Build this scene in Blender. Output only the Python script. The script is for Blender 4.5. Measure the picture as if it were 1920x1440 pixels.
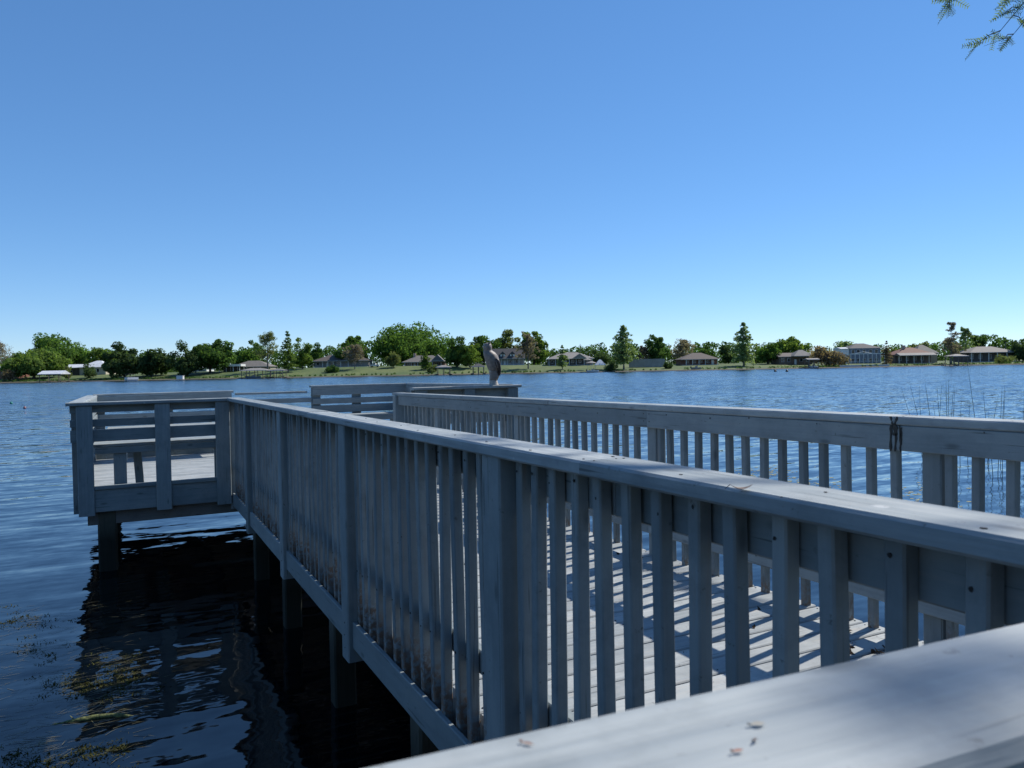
import bpy, bmesh, math, random
import numpy as np
from mathutils import Vector, Matrix

for o in list(bpy.data.objects):
    bpy.data.objects.remove(o)
SC = bpy.context.scene
COL = SC.collection
random.seed(7)

# ------------------------------------------------------------------ camera
CAM_Z = 2.15                       # lens height above the lake
PSI = math.atan(0.5)               # heading, measured from the walkway's direction (+Y)
PITCH = math.atan(29.5 / 1440)
ROLL = 0.0182
SP, CP = math.sin(PSI), math.cos(PSI)
cam_d = bpy.data.cameras.new("camera")
cam = bpy.data.objects.new("camera", cam_d)
COL.objects.link(cam)
Fv = Vector((SP * math.cos(PITCH), CP * math.cos(PITCH), -math.sin(PITCH)))
R0 = Vector((CP, -SP, 0))
U0 = R0.cross(Fv)
Xc = R0 * math.cos(ROLL) - U0 * math.sin(ROLL)
Yc = R0 * math.sin(ROLL) + U0 * math.cos(ROLL)
M = Matrix.Identity(4)
for i in range(3):
    M[i][0], M[i][1], M[i][2] = Xc[i], Yc[i], -Fv[i]
M[0][3], M[1][3], M[2][3] = 0, 0, CAM_Z
cam.matrix_world = M
cam_d.sensor_width = 36
cam_d.lens = 27
cam_d.clip_start = 0.05
cam_d.clip_end = 20000
cam_d.dof.use_dof = True
cam_d.dof.focus_distance = 7.0
cam_d.dof.aperture_fstop = 10.0
SC.camera = cam

# ------------------------------------------------------------------ sky, sun, exposure
SUN_AZ = math.radians(77.5)        # clockwise from +Y
SUN_EL = math.radians(46)
w = bpy.data.worlds.new("World")
SC.world = w
w.use_nodes = True
wn = w.node_tree
wn.nodes.clear()
sky = wn.nodes.new("ShaderNodeTexSky")
sky.sky_type = 'NISHITA'
sky.sun_disc = False
sky.sun_elevation = SUN_EL
sky.sun_rotation = SUN_AZ
sky.altitude = 0
sky.air_density = 0.75
sky.dust_density = 0.0
sky.ozone_density = 10.0
skg = wn.nodes.new("ShaderNodeGamma")
skg.inputs[1].default_value = 0.71
skh = wn.nodes.new("ShaderNodeHueSaturation")
skh.inputs['Saturation'].default_value = 1.18
skh.inputs['Hue'].default_value = 0.502
wn.links.new(sky.outputs[0], skg.inputs[0])
wn.links.new(skg.outputs[0], skh.inputs['Color'])
bg = wn.nodes.new("ShaderNodeBackground")
bg.inputs['Strength'].default_value = 0.15
wo = wn.nodes.new("ShaderNodeOutputWorld")
wn.links.new(skh.outputs[0], bg.inputs[0])
wn.links.new(bg.outputs[0], wo.inputs[0])

sd = bpy.data.lights.new("sun", 'SUN')
sd.energy = 3.3
sd.angle = math.radians(0.53)
sd.color = (1.0, 0.95, 0.87)
sun = bpy.data.objects.new("sun", sd)
COL.objects.link(sun)
SDIR = Vector((math.sin(SUN_AZ) * math.cos(SUN_EL), math.cos(SUN_AZ) * math.cos(SUN_EL), math.sin(SUN_EL)))
sun.rotation_euler = SDIR.to_track_quat('Z', 'Y').to_euler()
sun.location = (20, 5, 25)

SC.view_settings.view_transform = 'Standard'
SC.view_settings.look = 'None'
SC.view_settings.exposure = 0.70
SC.view_settings.gamma = 1.0
SC.view_settings.use_curve_mapping = False
SC.render.engine = 'CYCLES'
SC.cycles.use_denoising = True
SC.cycles.max_bounces = 8
SC.cycles.transparent_max_bounces = 8

# ------------------------------------------------------------------ material helpers
def nmat(name):
    m = bpy.data.materials.new(name)
    m.use_nodes = True
    nt = m.node_tree
    nt.nodes.clear()
    out = nt.nodes.new("ShaderNodeOutputMaterial")
    return m, nt, out

def N(nt, typ, **kw):
    n = nt.nodes.new(typ)
    for k, v in kw.items():
        setattr(n, k, v)
    return n

def setin(n, **kw):
    for k, v in kw.items():
        n.inputs[k.replace('_', ' ')].default_value = v

def ramp(nt, src, p0, p1, c0=(0, 0, 0, 1), c1=(1, 1, 1, 1)):
    r = N(nt, "ShaderNodeValToRGB")
    r.color_ramp.elements[0].position = p0
    r.color_ramp.elements[1].position = p1
    r.color_ramp.elements[0].color = c0
    r.color_ramp.elements[1].color = c1
    nt.links.new(src, r.inputs[0])
    return r.outputs[0]

def mixc(nt, fac, a, b, mode='MIX'):
    m = N(nt, "ShaderNodeMix", data_type='RGBA', blend_type=mode)
    for sock, val in ((m.inputs[0], fac), (m.inputs[6], a), (m.inputs[7], b)):
        if hasattr(val, 'is_linked'):
            nt.links.new(val, sock)
        elif isinstance(val, (int, float)):
            sock.default_value = val
        else:
            sock.default_value = (*val[:3], 1)
    return m.outputs[2]

def noise(nt, vec, scale, detail=3, rough=0.5):
    n = N(nt, "ShaderNodeTexNoise")
    setin(n, Scale=scale, Detail=detail, Roughness=rough)
    if vec is not None:
        nt.links.new(vec, n.inputs['Vector'])
    return n

def plain(name, col, rough=0.7, metal=0.0, var=0.15, scale=3.0, bump=0.0):
    m, nt, out = nmat(name)
    p = N(nt, "ShaderNodeBsdfPrincipled")
    tc = N(nt, "ShaderNodeTexCoord")
    n = noise(nt, tc.outputs['Object'], scale, 4)
    lo = tuple(c * (1 - var) for c in col)
    hi = tuple(min(1, c * (1 + var)) for c in col)
    nt.links.new(ramp(nt, n.outputs[0], 0.3, 0.7, (*lo, 1), (*hi, 1)), p.inputs['Base Color'])
    setin(p, Roughness=rough, Metallic=metal)
    if bump:
        b = N(nt, "ShaderNodeBump")
        setin(b, Strength=0.6, Distance=bump)
        nt.links.new(n.outputs[0], b.inputs['Height'])
        nt.links.new(b.outputs[0], p.inputs['Normal'])
    nt.links.new(p.outputs[0], out.inputs[0])
    return m

def paint_wood(name, c0, c1, wear=0.3, dirt=0.3, grain=0.0012, rough=0.62, wood=(0.27, 0.2, 0.14), stain=(0.05, 0.04, 0.033), tide=False, foot=None, contrast=0.55, crack=0.6, drops=0.0):
    """painted board: grain runs along the piece's own X axis"""
    m, nt, out = nmat(name)
    L = nt.links.new
    p = N(nt, "ShaderNodeBsdfPrincipled")
    tc = N(nt, "ShaderNodeTexCoord")
    oi = N(nt, "ShaderNodeObjectInfo")
    off = N(nt, "ShaderNodeVectorMath", operation='SCALE')
    L(oi.outputs['Location'], off.inputs[0]); off.inputs['Scale'].default_value = 3.7
    add = N(nt, "ShaderNodeVectorMath", operation='ADD')
    L(tc.outputs['Object'], add.inputs[0]); L(off.outputs[0], add.inputs[1])
    st = N(nt, "ShaderNodeVectorMath", operation='MULTIPLY')
    L(add.outputs[0], st.inputs[0]); st.inputs[1].default_value = (1.6, 38, 38)
    st2 = N(nt, "ShaderNodeVectorMath", operation='MULTIPLY')
    L(add.outputs[0], st2.inputs[0]); st2.inputs[1].default_value = (4.0, 11, 11)
    g = noise(nt, st.outputs[0], 1.0, 6, 0.62)
    big = noise(nt, st2.outputs[0], 0.55, 4, 0.6)
    sp = noise(nt, add.outputs[0], 42, 3, 0.6)
    fac = N(nt, "ShaderNodeMath", operation='ADD')
    rs = N(nt, "ShaderNodeMath", operation='MULTIPLY_ADD')
    L(oi.outputs['Random'], rs.inputs[0]); rs.inputs[1].default_value = 0.66; rs.inputs[2].default_value = -0.33
    L(big.outputs[0], fac.inputs[0]); L(rs.outputs[0], fac.inputs[1])
    base = ramp(nt, fac.outputs[0], 0.3, 0.72, (*c0, 1), (*c1, 1))
    gl = ramp(nt, g.outputs[0], 0.34, 0.62, (0.72, 0.74, 0.76, 1), (1.06, 1.05, 1.04, 1))
    base = mixc(nt, contrast, base, gl, 'MULTIPLY')
    # bare wood where the paint has gone, along the grain
    wv = N(nt, "ShaderNodeMath", operation='MULTIPLY')
    L(g.outputs[0], wv.inputs[0]); L(big.outputs[0], wv.inputs[1])
    wm = ramp(nt, wv.outputs[0], 0.30, 0.40)
    wmm = N(nt, "ShaderNodeMath", operation='MULTIPLY')
    L(wm, wmm.inputs[0]); wmm.inputs[1].default_value = wear
    base = mixc(nt, wmm.outputs[0], base, wood)
    # drying cracks along the grain
    st3 = N(nt, "ShaderNodeVectorMath", operation='MULTIPLY')
    L(add.outputs[0], st3.inputs[0]); st3.inputs[1].default_value = (2.2, 70, 70)
    ck = noise(nt, st3.outputs[0], 1.0, 2, 0.5)
    ckm = N(nt, "ShaderNodeMath", operation='MULTIPLY')
    L(ramp(nt, ck.outputs[0], 0.665, 0.70), ckm.inputs[0]); ckm.inputs[1].default_value = crack
    base = mixc(nt, ckm.outputs[0], base, tuple(c * .22 for c in c0))
    # knots
    kn = N(nt, "ShaderNodeVectorMath", operation='MULTIPLY'); L(add.outputs[0], kn.inputs[0]); kn.inputs[1].default_value = (3.2, 9, 9)
    kv = N(nt, "ShaderNodeTexVoronoi"); kv.inputs['Scale'].default_value = 1.0; L(kn.outputs[0], kv.inputs['Vector'])
    base = mixc(nt, ramp(nt, kv.outputs['Distance'], 0.05, 0.14, (.65,) * 3 + (1,), (0, 0, 0, 1)), base, tuple(c * .38 for c in c0))
    # rain-run grime, broad and soft
    gr = noise(nt, add.outputs[0], 5.5, 5, 0.7)
    grm = N(nt, "ShaderNodeMath", operation='MULTIPLY')
    L(ramp(nt, gr.outputs[0], 0.46, 0.72), grm.inputs[0]); grm.inputs[1].default_value = dirt * .55
    base = mixc(nt, grm.outputs[0], base, tuple(c * .52 for c in c0))
    if drops:
        vo = N(nt, "ShaderNodeTexVoronoi"); vo.inputs['Scale'].default_value = 5.5; vo.inputs['Randomness'].default_value = 1.0
        dv = N(nt, "ShaderNodeVectorMath", operation='ADD'); L(add.outputs[0], dv.inputs[0])
        ds = N(nt, "ShaderNodeVectorMath", operation='SCALE'); L(sp.outputs['Color'], ds.inputs[0]); ds.inputs['Scale'].default_value = 0.035
        L(ds.outputs[0], dv.inputs[1]); L(dv.outputs[0], vo.inputs['Vector'])
        base = mixc(nt, ramp(nt, vo.outputs['Distance'], 0.045, 0.085, (drops,) * 3 + (1,), (0, 0, 0, 1)), base, (0.5, 0.51, 0.5))
    # specks of mildew and dirt
    spm = N(nt, "ShaderNodeMath", operation='MULTIPLY')
    L(ramp(nt, sp.outputs[0], 0.66, 0.73), spm.inputs[0]); 
    L(ramp(nt, big.outputs[0], 0.42, 0.62), spm.inputs[1])
    spd = N(nt, "ShaderNodeMath", operation='MULTIPLY')
    L(spm.outputs[0], spd.inputs[0]); spd.inputs[1].default_value = dirt
    base = mixc(nt, spd.outputs[0], base, stain)
    if foot:
        # paint scuffed to brown wood at the lower end of the piece
        sx = N(nt, "ShaderNodeSeparateXYZ"); L(tc.outputs['Object'], sx.inputs[0])
        ed = N(nt, "ShaderNodeMath", operation='MULTIPLY_ADD')
        L(big.outputs[0], ed.inputs[0]); ed.inputs[1].default_value = 0.5; L(sx.outputs[0], ed.inputs[2])
        fm = N(nt, "ShaderNodeMath", operation='MULTIPLY')
        L(ramp(nt, ed.outputs[0], foot, foot + .09), fm.inputs[0])
        L(ramp(nt, sp.outputs[0], 0.40, 0.56), fm.inputs[1])
        base = mixc(nt, fm.outputs[0], base, (0.17, 0.115, 0.082))
    if tide:
        # wet, algae-dark timber up to a ragged tide mark
        gp = N(nt, "ShaderNodeNewGeometry"); sz = N(nt, "ShaderNodeSeparateXYZ"); L(gp.outputs['Position'], sz.inputs[0])
        tm = N(nt, "ShaderNodeMath", operation='MULTIPLY_ADD')
        L(big.outputs[0], tm.inputs[0]); tm.inputs[1].default_value = -0.25; L(sz.outputs[2], tm.inputs[2])
        base = mixc(nt, ramp(nt, tm.outputs[0], 0.20, 0.62), (0.014, 0.016, 0.011), base)
    L(base, p.inputs['Base Color'])
    L(ramp(nt, g.outputs[0], 0.3, 0.7, (rough - .1,) * 3 + (1,), (rough + .14,) * 3 + (1,)), p.inputs['Roughness'])
    p.inputs['Specular IOR Level'].default_value = 0.35
    b = N(nt, "ShaderNodeBump"); setin(b, Strength=0.7, Distance=grain)
    L(g.outputs[0], b.inputs['Height']); L(b.outputs[0], p.inputs['Normal'])
    L(p.outputs[0], out.inputs[0])
    return m

def leaf_mat(name, col, var=0.32, trans=0.3, scale=0.35):
    m, nt, out = nmat(name)
    L = nt.links.new
    tc = N(nt, "ShaderNodeTexCoord")
    n = noise(nt, tc.outputs['Object'], scale, 5, 0.65)
    lo = tuple(c * (1 - var) for c in col); hi = tuple(c * (1 + var) for c in col)
    c = ramp(nt, n.outputs[0], 0.32, 0.68, (*lo, 1), (*hi, 1))
    d = N(nt, "ShaderNodeBsdfDiffuse"); t = N(nt, "ShaderNodeBsdfTranslucent")
    L(c, d.inputs[0])
    t2 = mixc(nt, 1.0, c, (1.25, 1.35, 0.7), 'MULTIPLY')
    L(t2, t.inputs[0])
    mx = N(nt, "ShaderNodeMixShader"); mx.inputs[0].default_value = trans
    L(d.outputs[0], mx.inputs[1]); L(t.outputs[0], mx.inputs[2]); L(mx.outputs[0], out.inputs[0])
    return m

MATS = {}
def mat(key, *a, **k):
    if key not in MATS:
        MATS[key] = plain(key, *a, **k)
    return MATS[key]

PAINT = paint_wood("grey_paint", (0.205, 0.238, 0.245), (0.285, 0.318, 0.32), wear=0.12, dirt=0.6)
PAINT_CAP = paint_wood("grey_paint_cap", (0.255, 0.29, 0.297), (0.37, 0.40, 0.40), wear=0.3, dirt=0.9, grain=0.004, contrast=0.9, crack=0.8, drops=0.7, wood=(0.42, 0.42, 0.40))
PAINT_BAL = paint_wood("grey_paint_baluster", (0.188, 0.22, 0.23), (0.272, 0.303, 0.306), wear=0.35, dirt=0.9, wood=(0.24, 0.17, 0.125), foot=0.56)
PAINT_DECK = paint_wood("grey_paint_deck", (0.29, 0.315, 0.32), (0.41, 0.43, 0.425), wear=0.35, dirt=0.9, grain=0.002, wood=(0.33, 0.26, 0.2))
RAW = paint_wood("weathered_timber", (0.085, 0.09, 0.075), (0.145, 0.145, 0.115), wear=0.3, dirt=0.8, grain=0.003, rough=0.8, tide=True)
JOIST = paint_wood("joist_timber", (0.12, 0.115, 0.105), (0.19, 0.18, 0.165), wear=0.3, dirt=0.6, grain=0.002, rough=0.8)
SCREW = mat("dark_steel", (0.018, 0.016, 0.015), 0.6, 0.3)

# ------------------------------------------------------------------ geometry helpers
def mesh_obj(name, verts, faces, material=None, parent=None, smooth=False, matrix=None):
    me = bpy.data.meshes.new(name)
    me.from_pydata([tuple(v) for v in verts], [], [tuple(f) for f in faces])
    me.update()
    if smooth:
        me.polygons.foreach_set('use_smooth', [True] * len(me.polygons))
    if material:
        me.materials.append(material)
    o = bpy.data.objects.new(name, me)
    COL.objects.link(o)
    put(o, matrix if matrix is not None else Matrix.Identity(4), parent)
    return o

def put(o, mw, parent):
    """place o at world matrix mw under a parent whose world matrix is kept in PW"""
    if parent is not None:
        o.parent = parent
        o.matrix_local = PW[parent.name].inverted() @ mw
    else:
        o.matrix_local = mw
    PW[o.name] = mw.copy()

PW = {}
def thing(name, label, cat, loc=(0, 0, 0), rz=0.0, group=None):
    o = bpy.data.objects.new(name, None)
    o.empty_display_size = 0.2
    COL.objects.link(o)
    put(o, Matrix.Translation(Vector(loc)) @ Matrix.Rotation(rz, 4, 'Z'), None)
    return tag(o, label, cat, group)

def tag(o, label=None, cat=None, group=None, kind=None):
    if label: o['label'] = label
    if cat: o['category'] = cat
    if group: o['group'] = group
    if kind: o['kind'] = kind
    return o

def prism_verts(l, w_, t, c):
    a, b = w_ / 2, t / 2
    ring = [(-a + c, -b), (a - c, -b), (a, -b + c), (a, b - c), (a - c, b), (-a + c, b), (-a, b - c), (-a, -b + c)]
    vs = [(-l / 2, y, z) for y, z in ring] + [(l / 2, y, z) for y, z in ring]
    fs = [tuple(range(7, -1, -1)), tuple(range(8, 16))]
    for i in range(8):
        j = (i + 1) % 8
        fs.append((i, j, 8 + j, 8 + i))
    return vs, fs

BOARD_CACHE = {}
def frame(p0, p1, wdir):
    p0, p1, wdir = Vector(p0), Vector(p1), Vector(wdir)
    x = (p1 - p0).normalized()
    z = x.cross(wdir).normalized()
    y = z.cross(x).normalized()
    m = Matrix.Identity(4)
    for i in range(3):
        m[i][0], m[i][1], m[i][2], m[i][3] = x[i], y[i], z[i], (p0[i] + p1[i]) / 2
    return m

def board(name, p0, p1, w_, t, wdir, material, parent, ch=0.004, jit=0.0):
    """a sawn board from p0 to p1 (centre line), w_ wide along wdir, t thick"""
    l = (Vector(p1) - Vector(p0)).length
    mw = frame(p0, p1, wdir)
    if jit:
        mw = mw @ Matrix.Rotation(random.uniform(-jit, jit), 4, 'X') @ Matrix.Rotation(random.uniform(-jit, jit) * .25, 4, 'Y') @ Matrix.Rotation(random.uniform(-jit, jit) * .25, 4, 'Z')
    key = (round(l, 4), round(w_, 4), round(t, 4), ch, material.name)
    if key in BOARD_CACHE:
        o = bpy.data.objects.new(name, BOARD_CACHE[key])
        COL.objects.link(o)
        put(o, mw, parent)
        return o
    v, f = prism_verts(l, w_, t, min(ch, t * .3, w_ * .3))
    o = mesh_obj(name, v, f, material, parent, matrix=mw)
    BOARD_CACHE[key] = o.data
    return o

class MB:
    """collects simple solids into one mesh"""
    def __init__(self):
        self.v, self.f = [], []
    def add(self, vs, fs):
        k = len(self.v)
        self.v += [tuple(x) for x in vs]
        self.f += [tuple(i + k for i in q) for q in fs]
        return self
    def box(self, x0, x1, y0, y1, z0, z1):
        vs = [(x0, y0, z0), (x1, y0, z0), (x1, y1, z0), (x0, y1, z0), (x0, y0, z1), (x1, y0, z1), (x1, y1, z1), (x0, y1, z1)]
        return self.add(vs, [(0, 3, 2, 1), (4, 5, 6, 7), (0, 1, 5, 4), (1, 2, 6, 5), (2, 3, 7, 6), (3, 0, 4, 7)])
    def tube(self, pts, rad, n=6, caps=True):
        pts = [Vector(p) for p in pts]
        if not hasattr(rad, '__len__'):
            rad = [rad] * len(pts)
        vs, fs = [], []
        up = Vector((0.31, 0.17, 0.93))
        for i, p in enumerate(pts):
            d = (pts[min(i + 1, len(pts) - 1)] - pts[max(i - 1, 0)]).normalized()
            a = d.cross(up)
            if a.length < 1e-3:
                a = d.cross(Vector((1, 0, 0)))
            a.normalize(); b = d.cross(a)
            for k in range(n):
                t = 2 * math.pi * k / n
                vs.append(p + (a * math.cos(t) + b * math.sin(t)) * rad[i])
        for i in range(len(pts) - 1):
            for k in range(n):
                j = (k + 1) % n
                fs.append((i * n + k, i * n + j, (i + 1) * n + j, (i + 1) * n + k))
        if caps:
            fs.append(tuple(range(n - 1, -1, -1)))
            fs.append(tuple((len(pts) - 1) * n + k for k in range(n)))
        return self.add(vs, fs)
    def obj(self, name, material, parent=None, smooth=False, matrix=None):
        """vertices are in the parent's frame unless matrix is given"""
        if matrix is None:
            matrix = PW[parent.name] if parent is not None else Matrix.Identity(4)
        return mesh_obj(name, self.v, self.f, material, parent, smooth, matrix)

def rings_mesh(mb, rings, n=14):
    """closed body from elliptical rings (cx, cy, cz, rx, ry)"""
    vs, fs = [], []
    for cx, cy, cz, rx, ry in rings:
        for k in range(n):
            t = 2 * math.pi * k / n
            vs.append((cx + rx * math.cos(t), cy + ry * math.sin(t), cz))
    for i in range(len(rings) - 1):
        for k in range(n):
            j = (k + 1) % n
            fs.append((i * n + k, i * n + j, (i + 1) * n + j, (i + 1) * n + k))
    fs.append(tuple(range(n - 1, -1, -1)))
    fs.append(tuple((len(rings) - 1) * n + k for k in range(n)))
    mb.add(vs, fs)

# far-shore frame: lateral offset and depth seen from the landing
def ground_xy(px, d):
    lat = (px - 960) / 1440 * d
    return SP * d + CP * lat, CP * d - SP * lat
def zpix(px, py, d):
    return CAM_Z - ((px - 960) * ROLL + (py - 720) + 29.5) / 1440 * d

# ------------------------------------------------------------------ lake
def water_material():
    m, nt, out = nmat("lake_water")
    L = nt.links.new
    p = N(nt, "ShaderNodeBsdfPrincipled")
    geo = N(nt, "ShaderNodeNewGeometry")
    def slope(rot, sc, scale, detail, rough, seed):
        mp = N(nt, "ShaderNodeMapping")
        mp.inputs['Rotation'].default_value = (0, 0, rot)
        mp.inputs['Scale'].default_value = sc
        mp.inputs['Location'].default_value = (seed * 7.3, seed * 3.1, seed)
        L(geo.outputs['Position'], mp.inputs[0])
        n = noise(nt, mp.outputs[0], scale, detail, rough)
        s = N(nt, "ShaderNodeMath", operation='SUBTRACT')
        L(n.outputs[0], s.inputs[0]); s.inputs[1].default_value = 0.5
        return s.outputs[0]
    def scaled(sock, k):
        q = N(nt, "ShaderNodeMath", operation='MULTIPLY')
        L(sock, q.inputs[0])
        if hasattr(k, 'is_linked'): L(k, q.inputs[1])
        else: q.inputs[1].default_value = k
        return q.outputs[0]
    def plus(a, b):
        q = N(nt, "ShaderNodeMath", operation='ADD')
        L(a, q.inputs[0]); L(b, q.inputs[1])
        return q.outputs[0]
    # gust patches: calmer and rougher stretches of the lake
    gm = N(nt, "ShaderNodeMapping"); gm.inputs['Rotation'].default_value = (0, 0, PSI); gm.inputs['Scale'].default_value = (0.012, 0.05, 1)
    L(geo.outputs['Position'], gm.inputs[0])
    gust = ramp(nt, noise(nt, gm.outputs[0], 1.0, 3).outputs[0], 0.32, 0.68, (0.8, 0.8, 0.8, 1), (1.2, 1.2, 1.2, 1))
    # open-water chop grows away from the sheltered inlet beside the dock
    ln = N(nt, "ShaderNodeVectorMath", operation='LENGTH'); L(geo.outputs['Position'], ln.inputs[0])
    chop = N(nt, "ShaderNodeMapRange"); L(ln.outputs['Value'], chop.inputs[0])
    chop.inputs[1].default_value = 9; chop.inputs[2].default_value = 42
    chop.inputs[3].default_value = 0.38; chop.inputs[4].default_value = 1.05
    amp = N(nt, "ShaderNodeMath", operation='MULTIPLY'); L(gust, amp.inputs[0]); L(chop.outputs[0], amp.inputs[1])
    sy = plus(scaled(slope(PSI, (0.17, 1.0, 1), 3.2, 3, 0.55, 1), 0.62), scaled(slope(PSI - 0.25, (0.4, 1.0, 1), 7.0, 3, 0.6, 2), 0.30))
    sx = plus(scaled(slope(PSI + 0.2, (0.6, 1.0, 1), 2.6, 3, 0.55, 3), 0.40), scaled(slope(PSI, (0.7, 1.0, 1), 9.0, 2, 0.6, 4), 0.26))
    sy, sx = scaled(sy, amp.outputs[0]), scaled(sx, amp.outputs[0])
    # wind waves run towards the landing: their steep faces look this way out on the open lake
    face = N(nt, "ShaderNodeMapRange"); L(ln.outputs['Value'], face.inputs[0])
    face.inputs[1].default_value = 9; face.inputs[2].default_value = 70
    face.inputs[3].default_value = 0.0; face.inputs[4].default_value = -0.085
    sy = plus(sy, face.outputs[0])
    # rotate slopes into world
    cx = plus(scaled(sx, CP), scaled(sy, SP))
    cy = plus(scaled(sx, -SP), scaled(sy, CP))
    cb = N(nt, "ShaderNodeCombineXYZ"); L(cx, cb.inputs[0]); L(cy, cb.inputs[1]); cb.inputs[2].default_value = 1.0
    nm = N(nt, "ShaderNodeVectorMath", operation='NORMALIZE'); L(cb.outputs[0], nm.inputs[0])
    L(nm.outputs[0], p.inputs['Normal'])
    setin(p, Roughness=0.03, IOR=1.333)
    p.inputs['Specular IOR Level'].default_value = 1.0
    p.inputs['Base Color'].default_value = (0.0006, 0.0016, 0.0028, 1)
    L(p.outputs[0], out.inputs[0])
    return m

WATER = water_material()
lake = mesh_obj("lake_water", [(-3000, -3000, 0), (3000, -3000, 0), (3000, 3000, 0), (-3000, 3000, 0)], [(0, 1, 2, 3)], WATER)
tag(lake, "rippled blue lake water around the dock", None, None, "structure")

# ------------------------------------------------------------------ far shore
HPX = [-900, 0, 160, 400, 620, 760, 950, 1070, 1300, 1500, 1720, 1920, 2800]
HZ = [2.6, 2.4, 2.7, 3.3, 4.1, 4.1, 3.6, 3.3, 2.6, 2.0, 1.5, 1.5, 2.0]
def shore_d(px):
    return 300 + 3.0 * math.sin(px / 130.0) + 2.0 * math.sin(px / 47.0 + 1)
def terrain_z(px, d):
    h = float(np.interp(px, HPX, HZ))
    t = (d - shore_d(px)) / 42.0
    if t < 0:
        return max(-1.5, t * 30)
    t2 = min(t, 1.0)
    z = 0.28 + (h - 0.28) * (t2 * t2 * (3 - 2 * t2)) ** 0.85
    return z + max(0, d - 420) * 0.006
def build_shore():
    ds = [0, 1, 1.02, 3, 6, 10, 15, 20, 26, 32, 38, 46, 60, 90, 140, 250, 500, 1200, 2500]
    pxs = list(range(-1600, 3600, 20))
    vs, fs = [], []
    for px in pxs:
        for k, dd in enumerate(ds):
            d = shore_d(px) - 1.0 + dd
            x, y = ground_xy(px, d)
            z = terrain_z(px, d) + (random.uniform(-.05, .05) if 2 < k < 14 else 0)
            vs.append((x, y, z))
    n = len(ds)
    for i in range(len(pxs) - 1):
        for k in range(n - 1):
            fs.append((i * n + k, (i + 1) * n + k, (i + 1) * n + k + 1, i * n + k + 1))
    m, nt, out = nmat("lawn")
    L = nt.links.new
    geo = N(nt, "ShaderNodeNewGeometry")
    n1 = noise(nt, geo.outputs['Position'], 0.06, 5, 0.6)
    n2 = noise(nt, geo.outputs['Position'], 1.2, 4, 0.6)
    a = ramp(nt, n1.outputs[0], 0.35, 0.65, (0.050, 0.096, 0.020, 1), (0.125, 0.155, 0.042, 1))
    b = ramp(nt, n2.outputs[0], 0.3, 0.7, (0.6, 0.6, 0.6, 1), (1.2, 1.2, 1.2, 1))
    c = mixc(nt, 1.0, a, b, 'MULTIPLY')
    # wet sandy lip at the waterline
    sx = N(nt, "ShaderNodeSeparateXYZ"); L(geo.outputs['Position'], sx.inputs[0])
    lip = ramp(nt, sx.outputs[2], 0.30, 0.42)
    c = mixc(nt, lip, (0.10, 0.085, 0.06), c)
    p = N(nt, "ShaderNodeBsdfPrincipled"); setin(p, Roughness=0.9)
    L(c, p.inputs['Base Color']); L(p.outputs[0], out.inputs[0])
    o = mesh_obj("far_shore_ground", vs, fs, m, None, True)
    tag(o, "grassy bank and lawns on the far side of the lake", None, None, "structure")
build_shore()
# bank behind the landing
def near_bank():
    vs, fs = [], []
    xs = [x * 2.0 for x in range(-30, 31)]
    ys = [-2.6, -3.2, -4, -6, -10, -20, -60, -300]
    for x in xs:
        for k, y in enumerate(ys):
            z = [-.4, .12, .3, .45, .7, 1.0, 1.4, 2.0][k] + random.uniform(-.05, .05)
            vs.append((x, y - 0.5 * math.sin(x * .35), z))
    n = len(ys)
    for i in range(len(xs) - 1):
        for k in range(n - 1):
            fs.append((i * n + k, i * n + k + 1, (i + 1) * n + k + 1, (i + 1) * n + k))
    o = mesh_obj("near_bank_ground", vs, fs, bpy.data.materials["lawn"], None, True)
    tag(o, "grassy bank behind the landing", None, None, "structure")
near_bank()

# ------------------------------------------------------------------ the dock
SLOPE = 0.0058                      # the walkway falls slightly towards the lake
CAPZ = CAM_Z - 0.228
def D(x, y, dep):
    return Vector((x, y, CAPZ - dep - SLOPE * y))
def screws(parent, pts, ax, name="screw_heads"):
    """little dark screw heads, too small to be picked one by one; ax is the facing axis"""
    mb = MB()
    for p in pts:
        r = random.uniform(.0026, .0044)
        a, b = (Vector((0, 1, 0)), Vector((0, 0, 1))) if ax == 'x' else ((Vector((1, 0, 0)), Vector((0, 0, 1))) if ax == 'y' else (Vector((1, 0, 0)), Vector((0, 1, 0))))
        nrm = a.cross(b)
        p = Vector(p)
        ring = [p + (a * math.cos(t) + b * math.sin(t) * random.uniform(.8, 1.5)) * r for t in [k * math.pi / 3 for k in range(6)]]
        back = [q - nrm * .0012 for q in ring]; front = [q + nrm * .0012 for q in ring]
        mb.add(back + front, [tuple(range(5, -1, -1)), tuple(range(6, 12))] + [(k, (k + 1) % 6, 6 + (k + 1) % 6, 6 + k) for k in range(6)])
    o = mb.obj(name, SCREW, parent, matrix=Matrix.Identity(4))
    o['kind'] = 'stuff'
    return o

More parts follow.
